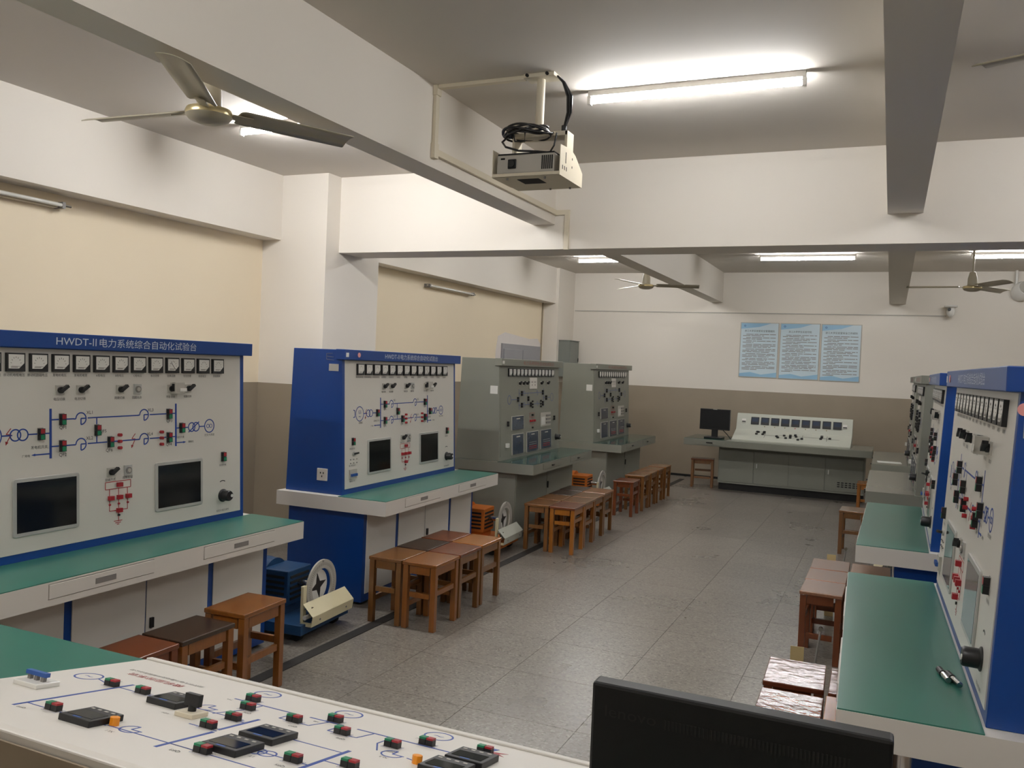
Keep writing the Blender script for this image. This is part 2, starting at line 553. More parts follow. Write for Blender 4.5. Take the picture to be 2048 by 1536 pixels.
def touchscreen(par, PM, u, h, W=.335, H=.258):
    def fr():
        q = []
        c = .012
        for (sx, sy, a0) in ((1, 1, 0), (-1, 1, 90), (-1, -1, 180), (1, -1, 270)):
            for k in range(4):
                a = R(a0+30*k)
                q.append((sx*(W/2-c)+c*math.cos(a), sy*(H/2-c)+c*math.sin(a)))
        return MB().prism(q, 0, .008).mesh('touch_screen', MT['silver'])
    o = place('touch_screen', cached(('ts', W, H), fr), par, PM @ T((u, h, 0)), .002)
    place('screen_glass', cached(('tg', W, H), lambda: MB().box(-W/2+.017, W/2-.017, -H/2+.017, H/2-.017, .008, .0088).mesh('screen_glass', MT['screen'])), o)
    return o
def bigknob(par, PM, u, h):
    o = place('dial_knob', cached('bk', lambda: MB().lathe([(.037, 0), (.037, .004), (.030, .008), (.030, .048), (.026, .054)], 28).mesh('dial_knob', MT['black'], True)), par, PM @ T((u, h, 0)))
    place('knob_cap', cached('bkc', lambda: MB().cyl(.009, .054, .057, 16, T((.014, 0, 0))).mesh('knob_cap', MT['dial'])), o)
    return o

def mimic_blue(b, PM, o3):
    """one-line diagram of the blue benches (coordinates on the panel)"""
    W = .0062
    L = lambda *a: b.line(*a, W, PM)
    b.line(.577, .672, .577, .444, .012, PM)
    b.line(1.327, .677, 1.327, .448, .012, PM)
    L(.577, .621, .70, .621); L(.775, .622, 1.078, .623); L(1.15, .624, 1.327, .625)
    L(.577, .498, .70, .498); L(.775, .499, 1.078, .500); L(1.15, .500, 1.327, .500)
    L(.826, .622, .826, .500)
    for cx, cy in ((.738, .620), (1.113, .624), (.738, .498), (1.113, .500)):
        b.arc(cx, cy, .028, R(-90), R(180), .006, PM, 16)
        L(cx, cy-.028, cx, cy+.002); L(cx, cy+.001, cx+.03, cy+.001); L(cx-.04, cy, cx-.028, cy)
    b.ring(.288, .560, .052, .0055, PM)
    b.text('GS', .288, .573, .034, PM)
    b.text('~', .288, .540, .05, PM)
    L(.34, .560, .39, .560)
    b.ring(.405, .560, .025, .006, PM); b.ring(.440, .560, .025, .006, PM)
    L(.465, .560, .577, .560)
    L(1.327, .545, 1.415, .545)
    b.ring(1.441, .545, .024, .006, PM); b.ring(1.473, .545, .024, .006, PM)
    L(1.418, .518, 1.496, .572)
    L(1.497, .545, 1.54, .545)
    b.ring(1.574, .545, .036, .006, PM); b.ring(1.563, .545, .010, .003, PM); b.ring(1.585, .545, .010, .003, PM)
    L(.577, .466, .50, .466); b.prism([(.50, .472), (.48, .466), (.50, .460)], 0, .0007, PM)
    L(1.327, .466, 1.38, .466); b.prism([(1.38, .472), (1.40, .466), (1.38, .460)], 0, .0007, PM)
    L(.205, .59, .225, .585); L(.225, .585, .225, .54); L(.225, .54, .205, .536)

def mimic_text(b, PM):
    for s, x, y in (('QF1', .640, .582), ('QF2', .640, .455), ('QF5', .862, .553), ('QF6', .898, .457), ('QF3', 1.282, .585), ('QF4', 1.278, .460),
                    ('XL1', .785, .648), ('XL2', .785, .525), ('XL3', 1.155, .648), ('XL4', 1.150, .524)):
        b.text(s, x, y, .023, PM)
    for s, x, y, z in (('发电机', .30, .495, .014), ('发电机开关', .52, .50, .013), ('系统开关', 1.356, .495, .012), ('无穷大系统', 1.574, .495, .012), ('厂用电', .455, .464, .010), ('联络线', 1.435, .466, .010),
                       ('电压切换', .623, .715, .012), ('电流切换', .734, .715, .012), ('同期切换', .961, .715, .012), ('同期允许', 1.068, .715, .012), ('手动 自动', 1.290, .715, .011), ('短路切换', 1.411, .715, .011),
                       ('励磁方式', .905, .312, .012), ('故障按钮', 1.008, .314, .012), ('系统开关', 1.68, .315, .011), ('无穷大电压调节', 1.677, .055, .011), ('原动机开关', .19, .315, .011), ('电源总开关', .19, .085, .011), ('输入电压指示', .19, .195, .011)):
        b.text(s, x, y, z*1.3, PM)
    names = ['原动机电枢电流', '原动机电枢电压', '原动机励磁电压', '发电机电压', '发电机电流', 'A相电压', 'B相电压', 'C相电压', '有功功率', '功率因数', '无功功率', '系统电压', '系统频率']
    for k, s in enumerate(names):
        b.text(s, .288+.112*k, .826, .0145, PM)
    b.arc(1.678, .190, .035, R(55), R(125), .005, PM, 8)

HEAD = '电力系统综合自动化试验台'

def bench_shell(name, label, cab, body, panelm, top, edge, grey):
    t = thing(name, label, 'lab bench')
    L, D = 1.92, .90
    # table
    slab = MB().box(0, L, .015, D, .652, .751).build('table_slab', edge, t)
    for q0, q1, z0, z1 in ((0, L, .652, .679), (0, L, .744, .751), (0, .267, .679, .744), (.813, 1.127, .679, .744), (1.663, L, .679, .744)):
        MB().box(q0, q1, 0, .015, z0, z1).build('fascia_board', edge, t)
    MB().box(0.004, L-.004, .002, .385, .751, .755).build('bench_mat', top, t)
    for u0, u1, h0, h1 in ((.27, .81, .49, .596), (1.13, 1.66, 1.34, 1.446)):
        d = MB().box(u0, u1, -.004, .013, .682, .741).build('drawer', edge, t, None, False, .001)
        if grey:
            MB().box((h0+h1)/2-.025, (h0+h1)/2+.025, -.02, -.004, .702, .714).build('handle', MT['black'], d)
        else:
            MB().box(h0, h1, -.006, -.004, .698, .722).build('handle', MT['mgrey'], d)
    # base
    b0, b1, bv = .07, 1.86, .205
    MB().box(b0, b1, bv+.006, .84, .02, .652).build('base_cabinet', body, t)
    MB().box(b0+.02, b1-.02, bv+.05, .80, 0, .02).build('plinth', MT['dark'], t)
    if not grey:
        for u0, u1 in ((b0+.037, .51), (.548, .964), (.968, 1.384), (1.42, 1.822)):
            MB().box(u0+.002, u1-.002, bv, bv+.006, .075, .648).build('front_panel', MT['white'], t, None, False, .001)
        MB().box(.99, 1.01, bv-.012, bv, .34, .39).build('latch', MT['black'], t)
        for u in (.28, 1.61):
            o = MB().box(u-.045, u+.045, bv-.02, bv, .605, .63).build('socket_strip', MT['black'], t)
            MB().box(u+.005, u+.03, bv-.022, bv-.02, .608, .627).build('socket_face', MT['dial'], o)
    else:
        for u0, u1 in ((b0, .963), (.968, b1)):
            MB().box(u0+.012, u1-.012, bv, bv+.006, .05, .645).build('base_door', body, t, None, False, .001)
        MB().box(.985, .998, bv-.014, bv, .40, .47).build('door_handle', MT['black'], t)
    # instrument cabinet: slightly sloping front and back
    u0, u1 = .065, 1.855
    prof = [(.393, .751), (.437, 1.772), (.845, 1.772), (.872, .751)]
    side = Matrix(((0, 0, 1, 0), (1, 0, 0, 0), (0, 1, 0, 0), (0, 0, 0, 1)))
    MB().prism(prof, u0, u1, side).build('cabinet_case', cab, t, None, False, .003)
    PM = T((0, .393, .755)) @ Matrix(((1, 0, 0, 0), (0, .0469, -.9989, 0), (0, .9989, .0469, 0), (0, 0, 0, 1)))
    MB().box(u0+.032, u1-.032, .035, .945, 0, .004).build('instrument_panel', panelm, t, PM)
    h = MB().box(u0-.028, u1+.028, .393, .47, 1.703, 1.775).build('header_board', cab if not grey else body, t, None, False, .003)
    HM = T((0, .3925, 1.739)) @ Matrix(((1, 0, 0, 0), (0, 0, -1, 0), (0, 1, 0, 0), (0, 0, 0, 1)))
    return t, PM @ T((0, 0, .004)), HM, h

def blue_bench(label):
    t, PM, HM, hb = bench_shell('experiment_bench', label, MT['blue'], MT['blue'], MT['panel'], MT['green'], MT['white'], False)
    MB().text('HWDT-Ⅱ', .682, 0, .048, HM, width=.215).text(HEAD, 1.12, 0, .046, HM, width=.625).build('header_lettering', MT['hdrtxt'], hb)
    for k in range(13):
        meter(t, PM, .288+.112*k, .882, needle=(k == 9))
    b = MB(); mimic_blue(b, PM, None); b.build('mimic_diagram', MT['blueink'], t)
    b = MB(); mimic_text(b, PM); b.build('panel_lettering', MT['ink'], t)['kind'] = 'stuff'
    b = MB()
    for cx, cy in ((.372, .558), (1.045, .498)):
        b.line(cx+.012, cy+.033, cx-.010, cy+.008, .0035, PM).line(cx-.010, cy+.008, cx+.012, cy+.006, .0035, PM).line(cx+.012, cy+.006, cx-.010, cy-.033, .0035, PM)
        b.prism([(cx-.014, cy-.022), (cx-.012, cy-.04), (cx, cy-.028)], 0, .0007, PM)
    for a in ((.875, .300, 1.027, .300), (.875, .264, 1.027, .264), (.875, .300, .875, .264), (1.027, .300, 1.027, .264), (.899, .264, .899, .155), (.953, .264, .953, .10), (1.007, .264, 1.007, .155), (.899, .156, 1.007, .156), (.925, .103, .975, .103), (.933, .094, .967, .094), (.943, .086, .957, .086)):
        b.line(*a, .0035, PM)
    b.build('fault_diagram', MT['redink'], t)['kind'] = 'stuff'
    for u, h in ((.525, .559), (.634, .621), (.634, .498), (.826, .561), (.901, .499), (1.275, .624), (1.275, .499), (1.365, .545), (1.680, .363), (.195, .366)):
        breaker(t, PM, u, h)
    for u, h in ((.623, .757), (.734, .757), (.961, .757), (1.411, .758)):
        rotary(t, PM, u, h)
    rotary(t, PM, 1.290, .757, 80)
    rotary(t, PM, .905, .349)
    keyswitch(t, PM, 1.068, .757)
    keyswitch(t, PM, 1.008, .349)
    o = MB().box(-.03, .03, -.03, .03, 0, .045).build('clear_cover', MT['lgrey'], t, PM @ T((1.318, .760, 0)) , False, .002)
    MB().box(-.022, .024, -.018, .0, .045, .047).build('cover_label', MT['dial'], o, T((.018, 0, 0)))
    for u in (.956, 1.223):
        for h in (.530, .498, .466):
            redlamp(t, PM, u, h)
    for u, h in ((.953, .283), (.901, .221), (.953, .221), (1.007, .221), (.951, .156)):
        redlamp(t, PM, u, h, 'red_button', .02, .0105, 'red', 'box')
    for u, h in ((.899, .188), (.953, .188), (1.007, .188)):
        redlamp(t, PM, u, h, 'red_pilot_light', .006, .005)
    redlamp(t, PM, .953, .131, 'black_pilot_light', .006, .006, 'black')
    touchscreen(t, PM, .556, .238)
    touchscreen(t, PM, 1.349, .241)
    bigknob(t, PM, 1.680, .139)
    # controls at the left edge
    for u in (.165, .205, .245):
        redlamp(t, PM, u, .238, 'terminal_post', .006, .004, 'mgrey')
        redlamp(t, PM, u, .212, 'terminal_post', .006, .004, 'mgrey')
    o = place('toggle_switch', MB().cyl(.016, 0, .008, 18).mesh('toggle_switch', MT['silver']), t, PM @ T((.205, .278, 0)))
    MB().rod((0, 0, .008), (.028, .006, .03), .007).build('lever', MT['black'], o)
    o = MB().box(-.045, .045, -.035, .03, 0, .012).build('circuit_breaker', MT['lgrey'], t, PM @ T((.19, .138, 0)), False, .001)
    for k in range(4):
        MB().box(-.036+.02*k, -.024+.02*k, -.018, .0, .012, .024).build('breaker_lever', MT['bluep'], o)
    # side socket, side card, stickers on the header
    o = MB().box(-.043, .043, -.043, .043, 0, .010, T((.065, .56, .885)) @ RY(R(-90)) @ RZ(R(90))).build('wall_socket', MT['white'], t, None, False, .003)
    for dy, dz in ((-.012, .012), (.012, .012), (0, -.012)):
        MB().box(.0540, .0555, .56+dy-.004, .56+dy+.004, .885+dz-.006, .885+dz+.006).build('socket_slot', MT['dark'], o)
    MB().box(.0635, .065, .46, .54, 1.62, 1.67).build('asset_card', MT['lgrey'], t)
    MB().box(u_hdr0+.014, u_hdr0+.046, .391, .393, 1.722, 1.752).build('sticker', MT['paper'], hb)
    MB().cyl(.017, 0, .003, 20, HM @ T((.215, 0, 0))).build('round_sticker', MT['pinkst'], hb)
    return t
u_hdr0 = .037

def grey_bench(label, dark_top=True):
    t, PM, HM, hb = bench_shell('experiment_bench', label, MT['greyg'], MT['greyg'], MT['greyg'], MT['glassg'] if dark_top else MT['topg'], MT['greyg'], True)
    q = lambda u: (u-.184)*.979+.065
    MB().text(HEAD, 1.09, 0, .046, HM, width=.95).build('header_lettering', MT['dullred'], hb)
    MB().box(.05, .10, .391, .393, 1.722, 1.752).build('sticker', MT['paper'], hb)
    for k in range(13):
        meter(t, PM, q(.455)+.1065*k, .882)
    for u in (.714, .824, .930, 1.376, 1.593):
        rotary(t, PM, q(u), .768, 30)
    o = MB().box(-.11, .11, -.062, .062, 0, .012).build('double_socket', MT['white'], t, PM @ T((q(1.128), .768, 0)), False, .004)
    for s in (-1, 1):
        for dx, dy in ((-.016, .014), (.016, .014), (0, -.018)):
            MB().box(s*.044+dx-.005, s*.044+dx+.005, dy-.008, dy+.008, .012, .0128).build('socket_slot', MT['dark'], o)
    b = MB()
    W = .0045
    L = lambda x0, y0, x1, y1, w=W: b.line(q(x0), y0, q(x1), y1, w, PM)
    L(.72, .709, .72, .492, .006); L(1.483, .708, 1.483, .505, .006)
    L(.72, .663, 1.483, .665); L(.72, .539, 1.483, .543); L(.978, .663, .978, .539)
    L(.50, .602, .72, .602); L(1.483, .606, 1.70, .606)
    b.ring(q(.448), .601, .045, .005, PM); b.ring(q(1.761), .606, .045, .004, PM)
    for cx in (.87, 1.27):
        for cy in (.663, .54):
            b.arc(q(cx), cy, .024, R(-90), R(180), .004, PM, 12)
    b.build('mimic_diagram', MT['blueink'], t)
    for u, h in ((.674, .602), (.786, .663), (.785, .539), (.978, .604), (1.057, .540), (1.437, .665), (1.437, .543), (1.549, .604), (.398, .359), (1.826, .364)):
        breaker(t, PM, q(u), h, grey=True)
    for u in (1.111, 1.376):
        for h in (.572, .54, .509):
            redlamp(t, PM, q(u), h, 'dark_lamp', .016, .010, 'black')
    b = MB()
    for a in ((1.03, .445, 1.185, .445), (1.03, .40, 1.185, .40), (1.03, .445, 1.03, .40), (1.185, .445, 1.185, .40), (1.03, .325, 1.185, .325), (1.05, .40, 1.05, .325), (1.11, .40, 1.11, .30), (1.17, .40, 1.17, .325)):
        b.line(q(a[0]), a[1], q(a[2]), a[3], .003, PM)
    b.build('fault_diagram', MT['redink'], t)['kind'] = 'stuff'
    redlamp(t, PM, q(1.107), .424, 'dark_button', .02, .011, 'black', 'box')
    for u in (1.05, 1.11, 1.17):
        redlamp(t, PM, q(u), .361, 'red_button', .02, .011, 'red', 'box')
    redlamp(t, PM, q(1.11), .286, 'dark_lamp', .016, .010, 'black')
    def module(u0, u1, h0, h1, m, tall):
        o = MB().box(-(u1-u0)/2-.02, (u1-u0)/2+.02, -(h1-h0)/2-.006, (h1-h0)/2+.006, 0, .006).build('control_module', MT['lgrey'], t, PM @ T(((u0+u1)/2, (h0+h1)/2, 0)), False, .001)
        MB().box(-(u1-u0)/2, (u1-u0)/2, -(h1-h0)/2, (h1-h0)/2, .006, .010).build('module_face', m, o)
        MB().box(-.05, .05, (h1-h0)/2-.03, (h1-h0)/2-.018, .010, .0107).build('module_title', MT['lgrey'], o)
        if tall:
            for r in range(4):
                MB().box(-(u1-u0)/2+.05, (u1-u0)/2-.05, -.01-.022*r, -.002-.022*r, .010, .0107).build('display_row', MT['redink'] if r > 1 else MT['mgrey'], o)
        return o
    module(q(.515), q(.83), .288, .425, MT['lcd'], False)
    o = MB().box(-.165, .165, -.078, .078, 0, .006).build('relay_module', MT['lgrey'], t, PM @ T((q(1.54), .36, 0)), False, .001)
    MB().box(-.15, -.03, -.06, .03, .006, .009).build('module_display', MT['dial'] if dark_top else MT['tan'], o)
    for r in range(3):
        MB().box(.0, .145, -.05+.04*r, -.03+.04*r, .006, .012).build('terminal_row', MT['mgrey'], o)
    module(q(.524), q(.822), .034, .238, MT['lcd'], False)
    module(q(.945), q(1.277), .030, .240, MT['lcd'], True)
    module(q(1.383), q(1.711), .034, .239, MT['lcd'], True)
    bigknob(t, PM, q(1.903), .137)
    o = MB().box(-.022, .022, -.022, .022, 0, .03).build('white_switch', MT['dial'], t, PM @ T((q(.363), .141, 0)), False, .003)
    MB().box(.0635, .065, .44, .52, 1.42, 1.50).build('asset_card', MT['paper'], t)
    return t

BA = blue_bench('blue and white bench with white lettering, stools and blue machine between it and the next bench')
BA.location = (-3.09, 2.14, 0)
BA.rotation_euler = (0, 0, R(90))
BA['label'] = 'blue and white bench below the unlit wall tube, nearest the mimic board console'
GRP = 'power system experiment benches'
BA['group'] = GRP
left_rows = [((-3.076, 4.923), 1.6, 'blue and white bench with power socket on its blue side, between blue and orange machines')]
for (x, y), a, lab in left_rows:
    BB = copy_tree(BA, (x, y, 0), R(90+a), lab, GRP)
for y0, z0, y1, z1 in ((.565, 1.742, .562, 1.700), (.565, 1.742, .515, 1.744), (.564, 1.722, .505, 1.718), (.562, 1.700, .500, 1.696)):
    MB().rod((.0645, y0, z0), (.0645, y1, z1), .0011, 6).build('chalk_stroke', MT['mgrey'], BB)
BR1 = copy_tree(BA, (-.150, 4.587, 0), R(-90+1.5), 'blue bench with two small metal plugs lying on its green mat', GRP)
MB().cyl(.018, 0, .0015, 20, T((1.855, .445, 1.655)) @ RY(R(90))).build('round_sticker', MT['pinkst'], BR1)
MB().box(1.855, 1.8565, .445, .52, 1.575, 1.625).build('asset_card', MT['lgrey'], BR1)
copy_tree(BA, (-.124, 7.294, 0), R(-90-0.5), 'blue bench standing between the plug-littered bench and the grey bench in its row', GRP)
BC = grey_bench('grey bench with dark green glass top, between the two orange machines')
BC.location = (-3.12, 7.64, 0)
BC.rotation_euler = (0, 0, R(90+1.6))
BC['group'] = GRP
copy_tree(BC, (-3.087, 10.48, 0), R(90+1.5), 'grey bench with green glass top, last before the far wall and electric box', GRP)
BR3 = grey_bench('grey-topped grey bench next to the second blue bench of its row, bare top', False)
BR3.location = (-.162, 9.91, 0)
BR3.rotation_euler = (0, 0, R(-90+.2))
BR3['group'] = GRP
copy_tree(BR3, (-.156, 12.57, 0), R(-90), 'grey bench with a white paper sheet on its top, beside the far control desk', GRP)

# ================================================================== stools
def k_stool():
    W, Ln, H = .245, .335, .43
    d = {}
    d['seat'] = MB().box(-W/2, W/2, -Ln/2, Ln/2, H-.022, H)
    d['leg'] = MB().box(-.018, .018, -.018, .018, 0, H-.022)
    d['apron_s'] = MB().box(-W/2+.05, W/2-.05, -.009, .009, H-.075, H-.022)
    d['apron_l'] = MB().box(-.009, .009, -Ln/2+.05, Ln/2-.05, H-.075, H-.022)
    d['st_s'] = MB().box(-W/2+.05, W/2-.05, -.010, .010, -.016, .016)
    d['st_l'] = MB().box(-.010, .010, -Ln/2+.05, Ln/2-.05, -.016, .016)
    return {k: b.mesh(k, WL['honey']) for k, b in d.items()}
SM = k_stool()
def stool(x, y, tone, label, rz=0.0, seat=None, group=None, dz=0.0, hi=.24, lo=.15):
    t = thing('wooden_stool', label, 'stool', (x, y, 0), rz, group)
    if dz:
        t.scale = (1, 1, 1+dz/.43)
    lm = WL[tone]
    place('seat', SM['seat'], t, None, .004, WT[seat or tone])
    for sx in (-1, 1):
        for sy in (-1, 1):
            place('leg', SM['leg'], t, T((sx*.1, sy*.145, 0)), .002, lm)
        place('apron', SM['apron_l'], t, T((sx*.103, 0, 0)), .001, lm)
        place('stretcher', SM['st_l'], t, T((sx*.1, 0, hi if sx > 0 else lo)), .001, lm)
    for sy in (-1, 1):
        place('apron', SM['apron_s'], t, T((0, sy*.148, 0)), .001, lm)
        place('stretcher', SM['st_s'], t, T((0, sy*.145, lo+.03 if sy > 0 else hi-.02)), .001, lm)
    return t
G1, G2, G3, G4, G5 = 'stools at the first blue bench', 'stools at the socket-sided blue bench', 'stools at the first grey bench', 'stools at the last grey bench', 'stools at the opposite benches'
stool(-2.925, 3.40, 'honey', 'taller honey-coloured stool beside the blue machine cart, end of its row', R(3), group=G1, dz=.025, hi=.20, lo=.20)
stool(-2.925, 3.02, 'honey', 'brown-topped stool with a chipped front edge, between two stools at the lettered bench', 0, 'dark', G1)
stool(-2.925, 2.67, 'red', 'reddish stool half hidden by the mimic board console', 0, 'red', G1)
for k, (tn, st) in enumerate((('honey', 'honey'), ('tan', 'red'), ('tan', 'orange'))):
    stool(-2.685+(-.01*k), 4.885+.357*k, tn, ('light brown stool at the aisle corner of the six pushed together', 'reddish-topped stool in the aisle row, middle of the six pushed together', 'yellow-orange topped stool in the aisle row, next to the orange machine')[k], R(1), st, G2)
for k, (tn, st) in enumerate((('tan', 'tan'), ('tan', 'dark'), ('tan', 'red'))):
    stool(-2.94-.01*k, 4.885+.357*k, tn, ('brown stool against the blue bench, next to the cream trough', 'dark brown topped stool against the blue bench, middle of its row', 'red-brown topped stool against the blue bench, next to the orange machine')[k], R(1), st, G2)
for k, (tn, st) in enumerate((('orange', 'red'), ('honey', 'tan'), ('tan', 'tan'), ('tan', 'honey'))):
    stool(-2.70-.02*k, 7.50+.365*k, tn, ('orange stool at the aisle corner of the cluster by the first grey bench', 'second aisle-side stool of the cluster by the first grey bench', 'third aisle-side stool of the cluster by the first grey bench', 'aisle-side stool nearest the farther orange machine')[k], R(2), st, G3, hi=(.22 if k % 2 else .30), lo=(.12 if k % 2 else .2))
for k, (tn, st) in enumerate((('tan', 'tan'), ('tan', 'tan'), ('tan', 'dark'), ('tan', 'dark'))):
    stool(-2.955-.02*k, 7.50+.365*k, tn, ('stool against the first grey bench, next to the nearer orange machine', 'second stool against the first grey bench in the back row', 'third stool against the first grey bench in the back row', 'dark-topped back-row stool nearest the farther orange machine')[k], R(2), st, G3)
for k, y in enumerate((9.80, 10.29, 10.66, 11.04, 11.46)):
    stool(-2.80-.005*k, y, ('red' if k == 0 else 'tan'), ('low red-brown stool heading the row at the last grey bench', 'second stool from the orange machine at the last grey bench', 'third stool from the orange machine at the last grey bench', 'fourth stool from the orange machine at the last grey bench', 'end stool of the row nearest the far wall')[k], R(2), ('tan' if k else 'red'), G4, dz=(-.02 if k == 0 else 0), hi=(.15 if k % 2 else .28), lo=.13)
stool(-2.53, 12.93, 'tan', 'lone brown stool under the control desk end with the monitor', R(98), 'red', 'stools at the control desk')
stool(-.318, 3.90, 'red', 'glossy copper-topped stool beside the bench with metal plugs', R(2), 'copper', G5, hi=.2)
stool(-.305, 3.51, 'red', 'rippled dark copper-topped stool behind the black monitor', R(1), 'copper', G5, dz=-.01)
stool(-.055, 3.90, 'tan', 'golden stool tucked under the green mat, beside the glossy copper one', R(1), 'copper', G5, dz=-.005)
stool(-.053, 3.52, 'orange', 'orange stool tucked under the green mat, beside the rippled copper one', R(1), 'orange', G5)
for k in range(3):
    stool(-.318, 5.58+.35*k, 'red', ('brown stool heading the aisle row before the second blue bench, a lever beside it', 'middle brown stool in the aisle row before the second blue bench', 'brown stool at the yellow card end of the aisle row')[k], R(-1+k), 'pale', G5, hi=.18, lo=.26)
for k in range(2):
    stool(-.062, 5.90+.36*k, 'red', ('inner stool half under the second blue bench, nearer the blue machine', 'inner stool half under the second blue bench, nearer the yellow card')[k], 0, 'pale', G5)
stool(-.275, 9.10, 'tan', 'tan stool standing beside the bare-topped grey bench', R(-2), 'tan', G5)
stool(-.20, 11.55, 'orange', 'orange stool beside the paper-topped grey bench near the control desk', 0, 'orange', G5)

# ================================================================== machine sets on carts (motor axis towards the aisle, local -Y)
def machine(label, paint, loc, rz, trough='cream_m', group='motor generator sets'):
    t = thing('machine_set', label, 'machine', loc, rz, group)
    P = MT[paint]
    # local: X along the row, -Y towards the aisle, origin on the floor under the cart's aisle edge
    MB().box(-.27, .27, .02, .80, .055, .115).build('cart_frame', P, t, None, False, .003)
    for sx in (-1, 1):
        for y in (.09, .72):
            MB().cyl(.035, -.016, .016, 18, T((sx*.2, y, .035)) @ RY(R(90))).build('cart_wheel', MT['dark'], t)
    AX = T((0, 0, .29)) @ RX(R(90))     # lathe axis z -> -Y
    MB().lathe([(.05, -.80), (.12, -.80), (.14, -.77), (.14, -.46), (.135, -.44), (.135, -.40)], 30, AX).build('motor_body', P, t, None, True)
    h = MB().box(-.125, .125, .22, .42, .17, .385).build('finned_housing', P, t, None, False, .006)
    for k in range(5):
        for sx in (-1, 1):
            MB().box(sx*.125-.004, sx*.125+.004, .245, .395, .20+.034*k, .216+.034*k).build('vent_slot', MT['dark'], h)
        MB().box(-.10, .10, .216, .22, .20+.034*k, .216+.034*k).build('vent_slot', MT['dark'], h)
    MB().box(-.11, .11, .24, .70, .115, .175).build('motor_foot', P, t)
    MB().rod((0, .22, .29), (0, .093, .29), .022, 14).build('shaft', MT['steel'], t)
    MB().rod((-.05, .60, .40), (-.05, .60, .47), .006).build('lifting_eye', MT['steel'], t)
    DM = T((0, .06, .29)) @ RX(R(90))
    ring = MB().lathe([(.110, -.006), (.165, -.006), (.165, .006), (.110, .006), (.110, -.006)], 40, DM).build('scale_ring', MT['lgrey'], t, None, False)
    tk = MB()
    for k in range(72):
        a = 2*math.pi*k/72
        tk.line(.128*math.cos(a), .128*math.sin(a), .146*math.cos(a), .146*math.sin(a), .0018, DM @ T((0, 0, .006)))
    tk.build('tick_marks', MT['inkg'], ring)
    for k in range(3):
        a = R(90+120*k)
        MB().cyl(.006, .006, .011, 10, DM @ T((.156*math.cos(a), .156*math.sin(a), 0))).build('bolt', MT['mgrey'], ring)
    disc = MB().cyl(.100, -.032, -.022, 36, DM).build('strobe_disc', MT['dial'], t)
    st = []
    for k in range(8):
        a = R(12+45*k)
        r = .088 if k % 2 == 0 else .03
        st.append((r*math.cos(a), r*math.sin(a)))
    MB().prism(st, -.022, -.021, DM).build('black_star', MT['ink'], disc)
    # bracket, cream trough with lamp
    br = MB().box(-.20, -.165, .055, .075, .115, .33).build('bracket_plate', MT['cream_m'], t, None, False, .002)
    MB().rod((-.183, .05, .20), (-.183, -.0, .20), .012).build('clamp_screw', MT['steel'], br)
    MB().rod((-.183, .06, .14), (-.06, .06, .128), .009).build('brace', MT['mgrey'], br)
    c = MB()
    for (a, b2) in (((.035, .235), (-.035, .165)), ((-.035, .165), (-.025, .105)),):
        n = Vector((b2[1]-a[1], -(b2[0]-a[0]))).normalized()*.003
        c.prism([(a[0], a[1]), (b2[0], b2[1]), (b2[0]+n.x, b2[1]+n.y), (a[0]+n.x, a[1]+n.y)], -.235, .235, Matrix(((0, 0, 1, 0), (1, 0, 0, 0), (0, 1, 0, 0), (0, 0, 0, 1))))
    c.build('trough_cover', MT[trough], t)
    MB().rod((-.22, .03, .15), (.22, .03, .15), .014, 12).build('strobe_tube', MT['offtube'], t)
    for sx in (-1, 1):
        MB().box(sx*.21-.012, sx*.21+.012, -.02, .06, .10, .118).build('trough_bracket', MT['cream_m'], t)
        MB().cyl(.006, 0, .006, 10, T((sx*.15, -.031, .135)) @ RX(R(90))).build('screw', MT['mgrey'], t)
    return t
M1 = machine('blue motor set with cream trough and white star disc, on a wheeled cart', 'mblue', (-3.12, 4.38, 0), R(90+4))
MB().tube([(-.25, .35, .43), (-.20, .42, .47), (-.10, .50, .44), (-.02, .52, .425)], .007).build('cable', MT['black'], M1)
machine('orange motor set between the socket-sided blue bench and first grey bench', 'morange', (-3.12, 7.15, 0), R(90+3), 'greyl')
machine('orange motor set between the two grey benches, star disc up', 'morange', (-3.14, 10.10, 0), R(90+2), 'greyl')
machine('blue motor set between the two blue benches opposite, partly under a mat edge', 'mblue', (-.02, 4.98, 0), R(-90))
machine('blue motor set behind the second blue bench, before the bare grey bench', 'mblue', (-.02, 7.68, 0), R(-90))
o = thing('metal_box', 'plain grey steel box behind the cream scale ring of the blue motor set', 'box', (-3.62, 4.05, 0))
MB().box(-.19, .19, -.035, .0, 0, .37).build('box_body', MT['boxg'], o, None, False, .004)
MB().box(-.193, .193, -.037, .002, .37, .378).build('box_lid', MT['lgrey'], o, None, False, .002)
for (x, y, lab) in ((-.33, 5.31, 'thin upright steel lever rod beside the brown stools'), (-.31, 7.93, 'thin upright steel lever rod near the tan stool')):
    o = thing('lever_rod', lab, 'lever', (x, y, 0))
    MB().box(-.05, .05, -.06, .06, 0, .02).build('foot_plate', MT['black'], o)
    MB().rod((0, 0, .02), (.025, 0, .24), .007).build('rod', MT['mgrey'], o)
    MB().cyl(.013, -.008, .008, 12, T((.025, 0, .245)) @ RX(R(90))).build('knob', MT['steel'], o)

# ================================================================== near control console (operator stands on the far side)
NC = thing('control_console', 'white mimic board console with black meters and push buttons, green side top', 'console', (0, 1.962, 0), R(180))
